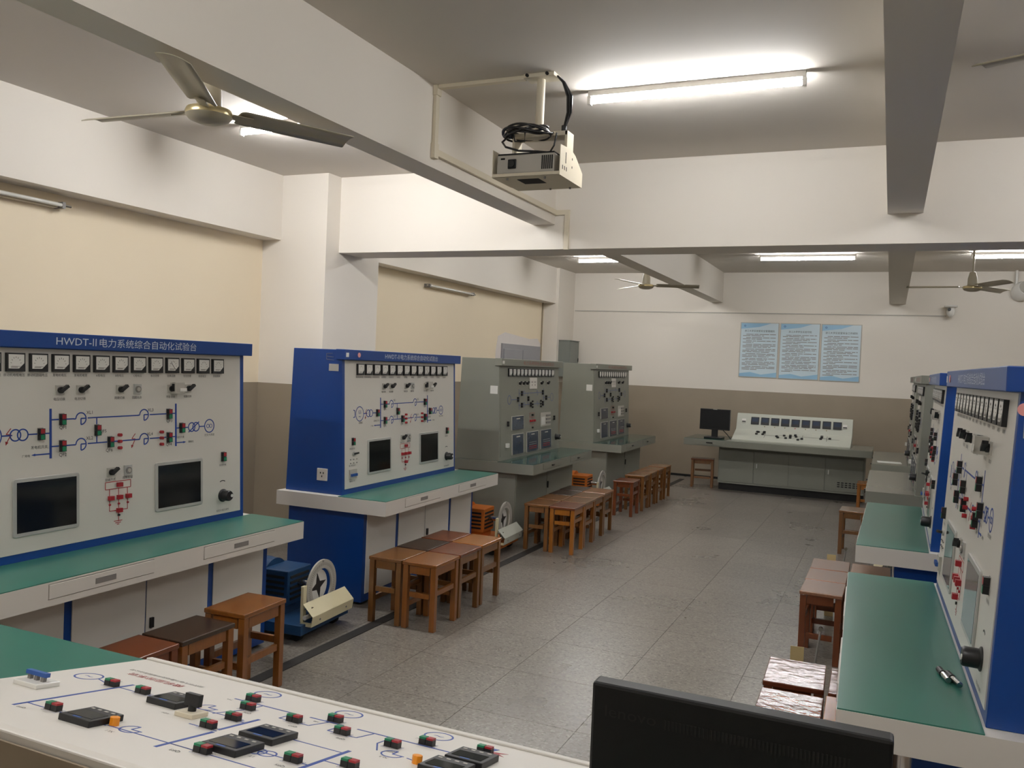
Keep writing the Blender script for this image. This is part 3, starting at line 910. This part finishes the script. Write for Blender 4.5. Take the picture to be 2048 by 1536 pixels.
# local: u = -x, v = -(y-1.962)
TH = R(11.1)
def cx(x): return -x
MB().box(.58, 4.1, 0.0, .80, .655, .751).build('console_top', MT['white'], NC, None, False, .003)
MB().box(2.06, 4.096, .003, .797, .751, .755).build('green_side_top', MT['green'], NC)
MB().box(-.18, .58, .004, .80, .655, .751).build('console_end_top', MT['white'], NC, None, False, .003)
MB().box(-.176, .56, .003, .797, .751, .755).build('green_end_top', MT['green'], NC)
MB().box(-.12, 4.0, .12, .745, .03, .655).build('console_body', MT['taupe'], NC)
MB().box(-.10, 3.9, .16, .70, 0, .03).build('plinth', MT['dark'], NC)
sidem = Matrix(((0, 0, 1, 0), (1, 0, 0, 0), (0, 1, 0, 0), (0, 0, 0, 1)))
MB().prism([(-.004, .752), (-.004, .760), (.735, .760+.739*math.tan(TH)), (.752, .757+.739*math.tan(TH)), (.757, .74), (.757, .655), (.74, .655), (.74, .752)], .60, 2.055, sidem).build('board_case', MT['white'], NC, None, False, .004)
MB().box(.60, 2.055, .757, .762, .655, .885).build('back_panel', MT['taupe'], NC)
BM = T((0, 0, .7605)) @ Matrix(((1, 0, 0, 0), (0, math.cos(TH), -math.sin(TH), 0), (0, math.sin(TH), math.cos(TH), 0), (0, 0, 0, 1)))
MB().box(.605, 2.05, .0, .022, 0, .006).build('front_rim', MT['white'], NC, BM, False, .002)
b = MB()
def bl(x0, s0, x1, s1, w_=.004): b.line(-x0, s0, -x1, s1, w_, BM)
def br_(x, s, r, w_=.004): b.ring(-x, s, r, w_, BM)
bl(-1.819, .285, -1.819, .64, .009); bl(-1.377, .640, -1.377, .466, .009); bl(-1.381, .445, -1.381, .30, .009); bl(-1.08, .60, -1.08, .351, .010)
bl(-1.559, .185, -1.36, .185, .006); bl(-1.315, .182, -1.213, .182, .006); bl(-1.171, .182, -.80, .180, .006)
for x, s in ((-1.958, .311), (-1.537, .076), (-1.268, .075), (-.997, .075)):
    br_(x, s, .036, .005); b.text('~', -x, s, .05, BM)
bl(-1.923, .311, -1.86, .335); bl(-1.86, .336, -1.76, .336); bl(-1.819, .604, -1.56, .604); bl(-1.76, .336, -1.40, .336); bl(-1.56, .60, -1.31, .60); bl(-1.377, .60, -1.25, .60)
bl(-1.377, .455, -1.46, .455); bl(-1.40, .352, -1.381, .352); bl(-1.255, .377, -1.08, .377); bl(-1.25, .505, -1.08, .505); bl(-1.28, .60, -1.10, .60); bl(-1.08, .455, -.98, .455)
bl(-1.512, .185, -1.512, .165); bl(-1.50, .165, -1.537, .11); bl(-1.463, .185, -1.463, .25); bl(-1.463, .25, -1.49, .345); bl(-1.36, .185, -1.36, .25); bl(-1.36, .25, -1.27, .25); bl(-1.27, .25, -1.255, .182)
bl(-1.248, .182, -1.248, .167); bl(-1.213, .182, -1.213, .25); bl(-1.213, .25, -1.13, .25); bl(-1.13, .25, -1.12, .182); bl(-1.07, .182, -1.07, .25); bl(-1.07, .25, -1.04, .30); bl(-.96, .30, -.90, .315); bl(-.981, .18, -.981, .165)
for x, s in ((-1.503, .585), (-1.535, .310), (-.999, .298)):
    b.arc(-x, s, .026, R(-90), R(180), .004, BM, 14); bl(x, s-.026, x, s); bl(x, s, x+.03, s)
br_(-1.215, .507, .02); br_(-1.190, .505, .02)
b.build('mimic_diagram', MT['blueink'], NC)
b = MB()
for s_, x, s, z in (('QF1', -1.69, .604, .016), ('QF2', -1.69, .337, .016), ('QF3', -1.33, .63, .016), ('XL1', -1.52, .63, .014), ('XL2', -1.515, .335, .014), ('1T', -1.2, .545, .014), ('QF5', -1.12, .55, .014), ('QF6', -1.44, .275, .014), ('QF7', -1.29, .285, .014), ('QF8', -1.15, .285, .014), ('QF9', -1.01, .285, .014), ('XL3', -1.0, .335, .013),
                    ('MA', -1.56, .205, .012), ('MB', -1.28, .205, .012), ('MC', -.90, .20, .012), ('G-A', -1.55, .135, .012), ('G-B', -1.27, .14, .012), ('G-C', -1.02, .135, .012), ('LD1', -1.56, .43, .012), ('LD2', -1.45, .33, .012), ('LD3', -.85, .09, .012), ('QF10', -1.79, .64, .012), ('系统', -1.87, .29, .012)):
    b.text(s_, -x, s, z, BM)
b.build('board_lettering', MT['ink'], NC)
MB().text('微机监控系统', 1.83, .198, .030, BM, width=.20).build('red_title', MT['redink'], NC)
MB().text('武汉华大电力自动技术有限责任公司', 1.83, .158, .017, BM, width=.27).build('maker_line', MT['inkg'], NC)
for x, s in ((-1.841, .339), (-1.735, .335), (-1.73, .604), (-1.408, .449), (-1.418, .353), (-1.284, .600), (-1.512, .168), (-1.463, .247), (-1.314, .250), (-1.248, .167), (-1.171, .250), (-1.029, .249), (-.981, .167), (-.847, .120), (-1.118, .510), (-1.012, .454)):
    breaker(NC, BM, -x, s, True)
def sqmeter(x, s):
    o = MB().box(-.048, .048, -.048, .048, 0, .015).build('digital_meter', MT['black'], NC, BM @ T((-x, s, 0)), False, .002)
    MB().box(-.038, .038, -.012, .034, .015, .0158).build('meter_display', MT['screen'], o)
    for k in range(4):
        MB().box(-.034+.021*k, -.024+.021*k, -.036, -.030, .015, .0158).build('meter_key', MT['lgrey'], o)
    MB().box(-.012, .012, .037, .043, .015, .0156).build('meter_badge', MT['bluep'], o)
for x, s in ((-1.613, .600), (-1.615, .345), (-1.262, .533), (-1.265, .410), (-.842, .205), (-.851, .315)):
    sqmeter(x, s)
for x, s in ((-1.552, .590), (-1.560, .325), (-.924, .318)):
    redlamp(NC, BM, -x, s, 'orange_lamp', .018, .0105, 'orangel')
o = MB().box(-.028, .028, -.028, .028, 0, .012).build('selector_switch', MT['ivory'], NC, BM @ T((1.505, .402, 0)), False, .002)
MB().cyl(.010, .012, .026, 14).box(-.022, .022, -.007, .007, .024, .052).build('selector_knob', MT['black'], o)
o = MB().box(-.042, .042, -.035, .035, 0, .012).build('circuit_breaker', MT['dial'], NC, BM @ T((1.950, .478, 0)), False, .002)
MB().box(-.036, .036, -.006, .008, .024, .034).build('breaker_bar', MT['bluep'], o)
for k in range(3):
    MB().box(-.028+.024*k, -.018+.024*k, -.004, .006, .012, .025).build('breaker_lever', MT['mgrey'], o)
MB().prism([(.832, .065), (.842, .10), (.852, .065)], 0, .0008, BM).build('load_arrow', MT['blueink'], NC)
MB().prism([(.80, .085), (.86, .10), (.80, .115), (.82, .10)], 0, .0008, BM).build('red_pointer', MT['redink'], NC)

# monitor on the console, its back to us
MN = thing('computer_monitor', 'black flat monitor seen from its vented back, on the near console', 'monitor', (-.222, 1.53, .755), 0)
MB().box(-.255, .255, -.03, .012, .085, .386).build('monitor_shell', MT['mon'], MN, None, False, .006)
MB().box(-.235, .235, .012, .016, .105, .37).build('screen_glass', MT['screen'], MN)
v = MB()
for k in range(46):
    v.box(-.118+.0068*k, -.1148+.0068*k, -.0308, -.029, .325, .342)
v.build('vent_slots', MT['dark'], MN)['kind'] = 'stuff'
LM = T((-.180, -.0302, .338)) @ Matrix(((1, 0, 0, 0), (0, 0, -1, 0), (0, 1, 0, 0), (0, 0, 0, 1)))
MB().text('lenovo', 0, 0, .030, LM, width=.095).build('logo_lettering', MT['blackm'], MN)
MB().box(-.03, .03, -.045, -.025, .02, .20).build('stand_neck', MT['mon'], MN, None, False, .003)
MB().box(-.11, .11, -.09, .07, 0, .012).build('stand_base', MT['mon'], MN, None, False, .003)

# ================================================================== far control desk
FD = thing('control_desk', 'long grey control desk with sloped mimic board and nine dark meters, by far wall', 'desk', (-2.74, 12.50, 0), 0)
# local u = x+2.74, v = y-12.5
MB().box(0, 2.56, 0, .90, .655, .75).build('desk_top', MT['greyg'], FD, None, False, .003)
MB().box(0.003, .60, .003, .88, .75, .755).build('glass_top', MT['glassg'], FD)
MB().box(2.29, 2.557, .003, .88, .75, .755).build('end_top', MT['topg'], FD)
MB().box(.46, 2.47, .33, .86, .10, .655).build('desk_body', MT['greyg'], FD)
MB().box(.47, 2.46, .36, .84, 0, .10).build('plinth', MT['dark'], FD)
for u0, u1 in ((.475, .965), (.975, 1.455), (1.465, 1.95), (1.96, 2.455)):
    d = MB().box(u0, u1, .322, .33, .125, .60).build('cabinet_door', MT['greyg'], FD, None, False, .003)
    if u0 in (.975, 1.96):
        MB().box(u0+.03, u0+.045, .312, .322, .36, .42).build('door_handle', MT['silver'], d)
    if u0 == 1.96:
        for r in range(3):
            for k in range(6):
                MB().box(u0+.16+.05*k, u0+.195+.05*k, .3215, .322, .19+.028*r, .205+.028*r).build('vent_slot', MT['dark'], d)
d = MB().box(.16, .60, -.005, 0, .675, .735).build('drawer', MT['greyg'], FD, None, False, .001)
MB().box(.33, .42, -.02, -.005, .70, .712).build('drawer_handle', MT['dark'], d)
sd = Matrix(((0, 0, 1, 0), (1, 0, 0, 0), (0, 1, 0, 0), (0, 0, 0, 1)))
MB().prism([(.16, .75), (.16, .772), (.53, .905), (.62, 1.135), (.70, 1.135), (.78, .75)], .66, 2.275, sd).build('board_case', MT['greyl'], FD, None, False, .003)
e1 = Vector((.37, .133)).normalized()
LB = T((0, .16, .773)) @ Matrix(((1, 0, 0, 0), (0, e1.x, -e1.y, 0), (0, e1.y, e1.x, 0), (0, 0, 0, 1)))
e2 = Vector((.09, .23)).normalized()
UB = T((0, .53, .906)) @ Matrix(((1, 0, 0, 0), (0, e2.x, -e2.y, 0), (0, e2.y, e2.x, 0), (0, 0, 0, 1)))
for k in range(9):
    o = MB().box(-.058, .058, -.056, .056, 0, .012).build('digital_meter', MT['black'], FD, UB @ T((.925+.1435*k, .138, 0)), False, .002)
    MB().box(-.045, .045, -.02, .04, .012, .0126).build('meter_display', MT['lcd'], o)
    if 0 < k < 8:
        redlamp(FD, UB, .925+.1435*k, .055, 'indicator_lamp', .008, .007, 'redink' if k == 4 else 'brass')
for u in (.765, 2.175):
    o = MB().box(-.03, .03, -.03, .03, 0, .01).build('breaker_block', MT['dial'], FD, UB @ T((u, .13, 0)))
    MB().box(-.026, .026, -.02, -.008, .01, .018).build('breaker_bar', MT['dark'], o)
b = MB()
for x0, s0, x1, s1 in ((.95, .32, 1.10, .32), (1.10, .32, 1.10, .12), (1.10, .22, 1.30, .22), (1.30, .24, 1.80, .24), (1.62, .30, 1.62, .2), (1.80, .24, 1.95, .24), (1.95, .32, 1.95, .14), (1.95, .22, 2.12, .22), (1.30, .16, 1.62, .16)):
    b.line(x0, s0, x1, s1, .006, LB)
b.build('mimic_diagram', MT['inkg'], FD)
for u, s in ((.985, .31), (1.0, .30), (1.08, .32), (1.08, .29), (.98, .23), (1.07, .23), (1.27, .19), (1.29, .15), (1.37, .23), (1.40, .15), (1.455, .25), (1.455, .225), (1.46, .17), (1.52, .27), (1.535, .22), (1.57, .12), (1.62, .16), (1.88, .29), (1.88, .26), (1.87, .205), (1.99, .23)):
    redlamp(FD, LB, u, s, 'push_button', .016, .015, 'black', 'box')
FM = thing('computer_monitor', 'dark screen monitor standing on the far control desk end', 'monitor', (-2.35, 12.78, .755), R(-3))
MB().box(-.222, .222, -.02, .025, .125, .432).build('monitor_shell', MT['black'], FM, None, False, .005)
MB().box(-.21, .21, -.0215, -.02, .145, .42).build('screen_glass', MT['mon'], FM)
MB().box(-.03, .03, -.0225, -.02, .424, .431).build('badge', MT['lgrey'], FM)
MB().box(-.045, .045, 0, .03, .01, .15).build('stand_neck', MT['black'], FM, None, False, .003)
MB().box(-.13, .13, -.11, .10, 0, .022).build('stand_base', MT['black'], FM, None, False, .005)
MB().tube([(.12, .02, .125), (.18, .05, .06), (.22, .03, .02), (.245, -.02, .008)], .006).build('cable', MT['black'], FM)

# ================================================================== loose small things
o = thing('paper_sheet', 'white paper sheet lying on the grey bench beside the control desk', 'paper', (.03, 10.98, .755), R(4))
MB().box(-.13, .13, -.09, .09, 0, .004).build('sheet', MT['paper'], o)
for k, (x, y) in enumerate(((.205, 3.12), (.232, 3.09))):
    o = thing('plug_connector', ('chrome and black plug on the green mat, the one farther from the bench panel', 'chrome and black plug on the green mat, the one lying against the bench panel')[k], 'plug', (x, y, .755+.011), R(12+5*k), 'plugs on the green mat')
    MB().rod((0, -.05, 0), (0, .012, 0), .009, 14).build('metal_barrel', MT['steel'], o)
    MB().rod((0, .012, 0), (0, .055, 0), .011, 14).build('black_grip', MT['black'], o)
    MB().rod((0, .055, 0), (0, .062, 0), .008, 14).build('collar', MT['redink'], o)
o = thing('card_sheet', 'pale yellow card standing behind the glossy copper-topped stool', 'card', (-.335, 4.17, 0), R(10))
MB().box(-.03, .03, -.003, .003, 0, .455, RX(R(-4))).build('card', MT['ypaper'], o)
o = thing('card_sheet', 'pale yellow card poking up behind the last brown stool of the row', 'card', (-.33, 6.56, 0), R(5))
MB().box(-.03, .03, -.003, .003, 0, .45, RX(R(2))).build('card', MT['ypaper'], o)

# ================================================================== lights
def lamp(x, y, f, label):
    off = '_offscreen' if (y < 2 or (x > 1 and y < 9)) else ''
    t = thing('ceiling_light'+off, label, 'ceiling light', (x, y, ZC))
    MB().box(-.61, .61, -.018, .018, -.034, 0).build('batten', MT['white'], t, None, False, .002)
    MB().rod((-.595, 0, -.062), (.595, 0, -.062), .013, 14).build('tube'+off, TUBEM[f], t)
    for s in (-1, 1):
        MB().box(s*.603-.010, s*.603+.010, -.016, .016, -.080, -.034).build('lamp_holder', MT['dial'], t)
LL = ['lit ceiling tube beside the beige ceiling fan over the first blue bench', 'lit ceiling tube beside the hanging projector', 'lit ceiling tube past the beam by the single visible fan blade',
      'lit ceiling tube before the far wall, half behind a beam above the left fan', 'lit ceiling tube before the far wall above the posters', 'lit ceiling tube before the far wall over the white fan',
      'lit ceiling tube just behind the cross beam over the first grey bench', 'lit ceiling tube just behind the cross beam over the aisle', 'lit ceiling tube just behind the cross beam on the right bay',
      'lit ceiling tube above the near console on the fan side', 'lit ceiling tube above the near console middle', 'lit ceiling tube above the near console right side']
for (x, y, f), l in zip(LAMPS, LL):
    lamp(x, y, f, l)
for y0, y1, lab, z in ((2.96, 4.15, 'unlit tube lamp on the cream wall near the lettered bench', 2.685), (9.27, 10.50, 'unlit tube lamp on the cream wall above the grey benches', 2.655)):
    t = thing('wall_lamp', lab, 'wall lamp', (XL, (y0+y1)/2, z))
    h = (y1-y0)/2
    MB().box(0, .05, -h+.03, h-.03, -.02, .02).build('batten', MT['ivory'], t, None, False, .002)
    MB().rod((.075, -h+.02, 0), (.075, h-.02, 0), .013, 14).build('tube', MT['offtube'], t)
    for s in (-1, 1):
        MB().box(.0, .09, s*h-.012-.012*s, s*h+.012-.012*s, -.022, .022).build('lamp_holder', MT['mgrey'], t)
        MB().rod((.075, s*(h-.0), 0), (.075, s*(h+.05), 0), .010, 12).build('end_cap', MT['steel'], t)

# ================================================================== ceiling fans
def fan(x, y, zb, a0, label, tone='fan'):
    t = thing('ceiling_fan', label, 'ceiling fan', (x, y, ZC), 0, 'ceiling fans')
    F = MT[tone]
    z = zb-ZC
    MB().lathe([(.0, 0), (.06, 0), (.055, -.05), (.02, -.07)], 20).build('ceiling_cap', F, t, None, True)
    MB().rod((0, 0, -.06), (0, 0, z+.14), .012, 12).build('down_rod', F, t)
    MB().lathe([(.014, z+.19), (.034, z+.18), (.052, z+.11), (.055, z+.03), (.08, z+.02)], 26).build('motor_cover', F, t, None, True)
    MB().lathe([(.08, z+.02), (.098, z+.018), (.104, z+.004), (.102, z-.010)], 32).build('hub_band', MT['brass'] if tone == 'fan' else F, t, None, True)
    MB().lathe([(.102, z-.010), (.088, z-.028), (.05, z-.042), (0, z-.045)], 32).build('hub_bowl', F, t, None, True)
    for k in range(3):
        a = a0+k*2*math.pi/3
        BMx = T((0, 0, z+.010)) @ RZ(a) @ RX(R(-13))
        bb = MB()
        xs = [.135, .15, .45, .695, .70]
        ws = [.055, .064, .068, .066, .060]
        vs, fs = [], []
        for i, xx in enumerate(xs):
            for j, tt in enumerate((-1, -.5, 0, .5, 1)):
                vs.append((xx, tt*ws[i]+.012*(xx-.2), .010*(1-tt*tt)))
        n = 5
        for i in range(len(xs)-1):
            for j in range(n-1):
                fs.append((i*n+j, i*n+j+1, (i+1)*n+j+1, (i+1)*n+j))
        bb.add(vs, fs, BMx)
        o = bb.build('blade', F, t, None, True)
        so = o.modifiers.new('thickness', 'SOLIDIFY')
        so.thickness = .004
        br = MB().box(.08, .20, -.022, .022, -.004, .001, BMx)
        br.build('blade_bracket', F, t)
    return t
fan(-2.87, 2.973, 2.791, 3.183, 'beige three-blade ceiling fan hanging beside the trunking beam')
fan(-3.06, 11.20, 2.845, 2.35, 'beige three-blade fan before the far wall, below the half-hidden tube')
fan(.82, 11.34, 2.845, 3.05, 'pale fan before the far wall between dome camera and white speaker', 'fan')
fan(.86, 3.05, 2.80, 2.70, 'beige ceiling fan past the beam, one blade reaching over the opposite benches')

# ================================================================== projector and trunking
PJ = thing('projector', 'white projector in a ceiling-hung steel cage with coiled black cable', 'projector', (-1.88, 4.47, ZC))
zc = lambda z: z-ZC
MB().box(-.085, .10, -.06, .05, -.022, 0).build('ceiling_plate', MT['ivory'], PJ, None, False, .003)
for x_, y_ in ((-.06, -.065), (.06, -.065)):
    MB().cyl(.009, -.005, .008, 10, T((x_, y_, -.012)) @ RX(R(90))).build('bolt', MT['dark'], PJ)
MB().rod((.0, 0, -.022), (.0, 0, zc(3.02)), .024, 18).build('pole', MT['ivory'], PJ, None, True)
MB().box(-.14, .19, -.05, .05, zc(2.995), zc(3.02)).build('yoke_bar', MT['ivory'], PJ, None, False, .002)
for x_ in (-.14, .175):
    MB().box(x_, x_+.016, -.05, .05, zc(2.84), zc(3.02)).build('yoke_arm', MT['ivory'], PJ, None, False, .002)
MB().box(-.20, .195, -.165, .195, zc(2.752), zc(2.756)).build('cage_floor', MT['ivory'], PJ, None, False, .001)
MB().box(-.20, .195, -.165, -.161, zc(2.752), zc(2.772)).build('cage_lip', MT['ivory'], PJ)
MB().box(-.204, -.20, -.165, .10, zc(2.752), zc(2.905)).build('cage_side', MT['ivory'], PJ)
sp = MB().prism([(-.165, zc(2.752)), (-.165, zc(2.915)), (.0, zc(2.925)), (.07, zc(2.905)), (.195, zc(2.832)), (.195, zc(2.752))], .195, .199, sd).build('cage_side', MT['ivory'], PJ)
for y_, z_, s_ in ((-.08, 2.86, .03), (.02, 2.875, .006), (.02, 2.83, .006)):
    MB().box(.199, .2, y_-.004, y_+.004, zc(z_)-s_, zc(z_)+s_).build('slot', MT['dark'], sp)
for k in range(3):
    MB().box(.199, .2, -.13+.03*k, -.122+.03*k, zc(2.79), zc(2.812)).build('slot', MT['dark'], sp)
bd = MB().box(-.185, .16, -.15, .10, zc(2.772), zc(2.878)).build('projector_body', MT['lgrey'], PJ, None, False, .008)
MB().box(-.18, .155, -.145, .095, zc(2.878), zc(2.886)).build('dark_lid', MT['mon'], bd)
MB().box(-.115, -.065, -.158, -.150, zc(2.80), zc(2.852)).build('lens_frame', MT['mon'], bd, None, False, .004)
MB().cyl(.019, 0, .008, 20, T((-.09, -.158, zc(2.826))) @ RX(R(90))).build('lens', MT['screen'], bd)
MB().box(-.16, -.135, -.1515, -.15, zc(2.852), zc(2.862)).build('ir_window', MT['dark'], bd)
for k in range(6):
    MB().box(.085+.0115*k, .0925+.0115*k, -.1515, -.15, zc(2.79), zc(2.865)).build('vent_slot', MT['dark'], bd)
MB().box(-.08, .05, -.10, .02, zc(2.7505), zc(2.752)).build('floor_window', MT['dark'], PJ)
for x_, y_ in ((-.12, -.14), (.02, .16), (.14, .16), (.1, -.13)):
    MB().cyl(.006, zc(2.742), zc(2.752), 10, T((x_, y_, 0))).build('screw', MT['mgrey'], PJ)
cb = MB()
for k in range(7):
    rr = .11+.006*k
    pts = []
    for i in range(33):
        a = 2*math.pi*i/32
        pts.append((-.04+rr*math.cos(a), -.07+rr*.75*math.sin(a), zc(3.01)+.018*math.sin(a*2+k)-.0*k+.006*(k % 3)))
    cb.tube(pts, .006, 6)
pts = [(-.16, -.07, zc(3.0)), (-.17, -.12, zc(2.96)), (-.13, -.16, zc(2.92)), (-.05, -.16, zc(2.895)), (.05, -.13, zc(2.892)), (.10, -.08, zc(2.895))]
cb.tube(pts, .006, 6)
cb.tube([(.10, -.08, zc(2.892)), (.13, -.09, zc(2.93)), (.14, -.08, zc(3.0))], .005, 6)
cb.tube([(-.1, -.13, zc(3.0)), (-.08, -.15, zc(2.95)), (-.02, -.15, zc(2.945)), (-.03, -.13, zc(3.0))], .004, 6)
cb.build('coiled_cable', MT['black'], PJ, None, True)
cb = MB()
for k in range(4):
    dx = .006*(k % 2)
    dy = .008*(k//2)
    cb.tube([(.10, -.01+dy, -.012), (.135+dx, -.01+dy, -.05), (.165+dx+.006*k, -.01+dy, -.13), (.17+dx+.004*k, -.01+dy, -.22), (.155+dx, -.01+dy, -.29), (.15, 0, -.335)], .006, 6)
cb.cyl(.016, -.34, -.29, 12, T((.15, 0, 0)))
cb.build('hanging_cable', MT['black'], PJ, None, True)

TR = thing('cable_trunking', 'ivory cable trunking from the projector plate along the beam and down the cross beam', 'trunking', (-2.55, 4.45, ZC))
MB().box(0, .58, -.02, .02, -.022, 0).build('ceiling_run', MT['ivory'], TR, None, False, .002)
MB().box(0, .022, -.02, .02, -.37, -.022).build('drop', MT['ivory'], TR, None, False, .002)
MB().box(0, .022, -.02, 2.024, -.41, -.37).build('beam_run', MT['ivory'], TR, None, False, .002)
MB().box(.022, .13, 2.002, 2.024, -.41, -.37).build('cross_run', MT['ivory'], TR, None, False, .002)
MB().box(.09, .13, 2.002, 2.024, -.69, -.41).build('cross_drop', MT['ivory'], TR, None, False, .002)
MB().box(-.003, .026, -.026, .026, -.43, -.34).build('corner_piece', MT['ivory'], TR, None, False, .002)
MB().box(-.003, .03, -.026, .026, -.06, .0).build('corner_piece', MT['ivory'], TR, None, False, .002)

# ================================================================== far wall: posters, conduit, cameras, speaker
titles = ['浙江大学实验室安全管理细则', '浙江大学学生实验守则', '浙江大学实验室安全工作细则']
plab = ['pale blue poster with the longest heading, first of three on the far wall', 'middle pale blue poster of the three on the far wall', 'pale blue poster nearest the dome camera, of the three on the far wall']
for k, (x0, x1, z0, z1) in enumerate(((-2.245, -1.648, 1.676, 2.553), (-1.632, -1.032, 1.672, 2.552), (-1.018, -.436, 1.668, 2.548))):
    t = thing('wall_poster', plab[k], 'poster', ((x0+x1)/2, YF, z0), 0, 'posters on the far wall')
    W, H = x1-x0, z1-z0
    MB().box(-W/2, W/2, -.012, 0, 0, H).build('frame', MT['lgrey'], t, None, False, .002)
    sh = MB().box(-W/2+.012, W/2-.012, -.014, -.012, .012, H-.012).build('print_sheet', MT['poster'], t)
    PMx = T((0, -.014, 0)) @ Matrix(((1, 0, 0, 0), (0, 0, -1, 0), (0, 1, 0, 0), (0, 0, 0, 1)))
    MB().prism([(-W/2+.012, H-.012), (W/2-.12, H-.012), (0, H-.07), (-W/2+.012, H-.105)], 0, .0006, PMx).build('blue_sweep', MT['posterb'], sh)
    MB().prism([(-W/2+.012, .012), (W/2-.012, .012), (W/2-.012, .09), (.05, .05), (-.12, .085), (-W/2+.012, .06)], 0, .0006, PMx).build('blue_hill', MT['posterb'], sh)
    MB().ring(-W/2+.07, H-.055, .012, .006, PMx @ T((0, 0, .0007)), 12).build('emblem', MT['blueink'], sh)
    MB().text(titles[k], 0, H-.135, .036, PMx, width=.46 if k != 1 else .34).build('heading', MT['ink'], sh)
    b = MB()
    y = H-.19
    rnd = random.Random(k+3)
    while y > .11:
        nl = rnd.choice((2, 3, 2))
        for q in range(nl):
            xa = -W/2+.045 + (.05 if q == 0 else 0)
            xe = W/2-.045 if q < nl-1 else rnd.uniform(-.1, W/2-.1)
            while xa < xe:
                ln = min(rnd.uniform(.05, .16), xe-xa)
                b.box(xa, xa+ln, y-.005, y+.005, 0, .0006, PMx)
                xa += ln+.012
            y -= .0225
        y -= .008
    b.build('body_lines', MT['mgrey'], sh)['kind'] = 'stuff'
t = thing('wall_conduit', 'thin grey conduit line running along the far wall above the posters', 'conduit', (0, YF, 2.70))
MB().box(-5.08, .70, -.012, 0, -.007, .007).build('conduit', MT['lgrey'], t)
t = thing('wall_conduit', 'thin dark pipe up the cream wall beside the grey double door', 'conduit', (XL, 13.2, 0))
MB().rod((.012, 0, 1.46), (.012, 0, 2.765), .012, 10).build('pipe', MT['taupe'], t)
t = thing('dome_camera', 'small white dome camera on a bracket on the far wall', 'camera', (.755, YF, 2.78))
MB().box(-.04, .04, -.02, 0, -.05, .06).build('wall_plate', MT['dial'], t, None, False, .004)
MB().lathe([(0, .02), (.085, .015), (.09, -.005), (.06, -.02), (0, -.02)], 24, T((-.01, -.11, .05))).build('camera_cap', MT['dial'], t, None, True)
MB().rod((0, 0, .04), (-.01, -.11, .055), .025, 12).build('arm', MT['dial'], t)
MB().lathe([(0, 0), (.045, 0), (.058, -.05), (.05, -.10), (.02, -.13), (0, -.133)], 22, T((-.01, -.11, .03))).build('camera_body', MT['dial'], t, None, True)
MB().cyl(.022, .04, .062, 16, T((-.03, -.12, -.005)) @ RX(R(80))).build('lens', MT['black'], t)
t = thing('wall_speaker', 'white rounded speaker on a bracket hanging at the far wall', 'speaker', (1.63, YF-.10, 3.06), R(20))
MB().lathe([(0, -.16), (.09, -.14), (.125, -.05), (.125, .05), (.10, .11), (0, .12)], 26, RX(R(70))).build('speaker_body', MT['dial'], t, None, True)
MB().cyl(.095, .12, .125, 24, RX(R(70))).build('grille', MT['lgrey'], t)
MB().rod((-.08, 0, .06), (-.08, 0, .29), .018, 12).build('bracket', MT['dial'], t)
MB().rod((-.10, .0, .05), (.02, 0, .05), .022, 12).build('bracket_arm', MT['dial'], t)
# grey electric box on the corner column
t = thing('electric_box', 'grey steel electric box on the corner column above the last grey bench', 'electric box', (-5.10, 13.36, 1.55))
MB().box(0, .20, 0, .43, 0, .60).build('box_body', MT['boxg'], t, None, False, .003)
MB().box(.20, .212, .01, .42, .01, .59).build('box_door', MT['boxg'], t, None, False, .002)
MB().box(.212, .222, .38, .395, .26, .32).build('latch', MT['dark'], t)
MB().box(-.0, .215, -.008, .438, .60, .612).build('rain_lip', MT['boxg'], t)
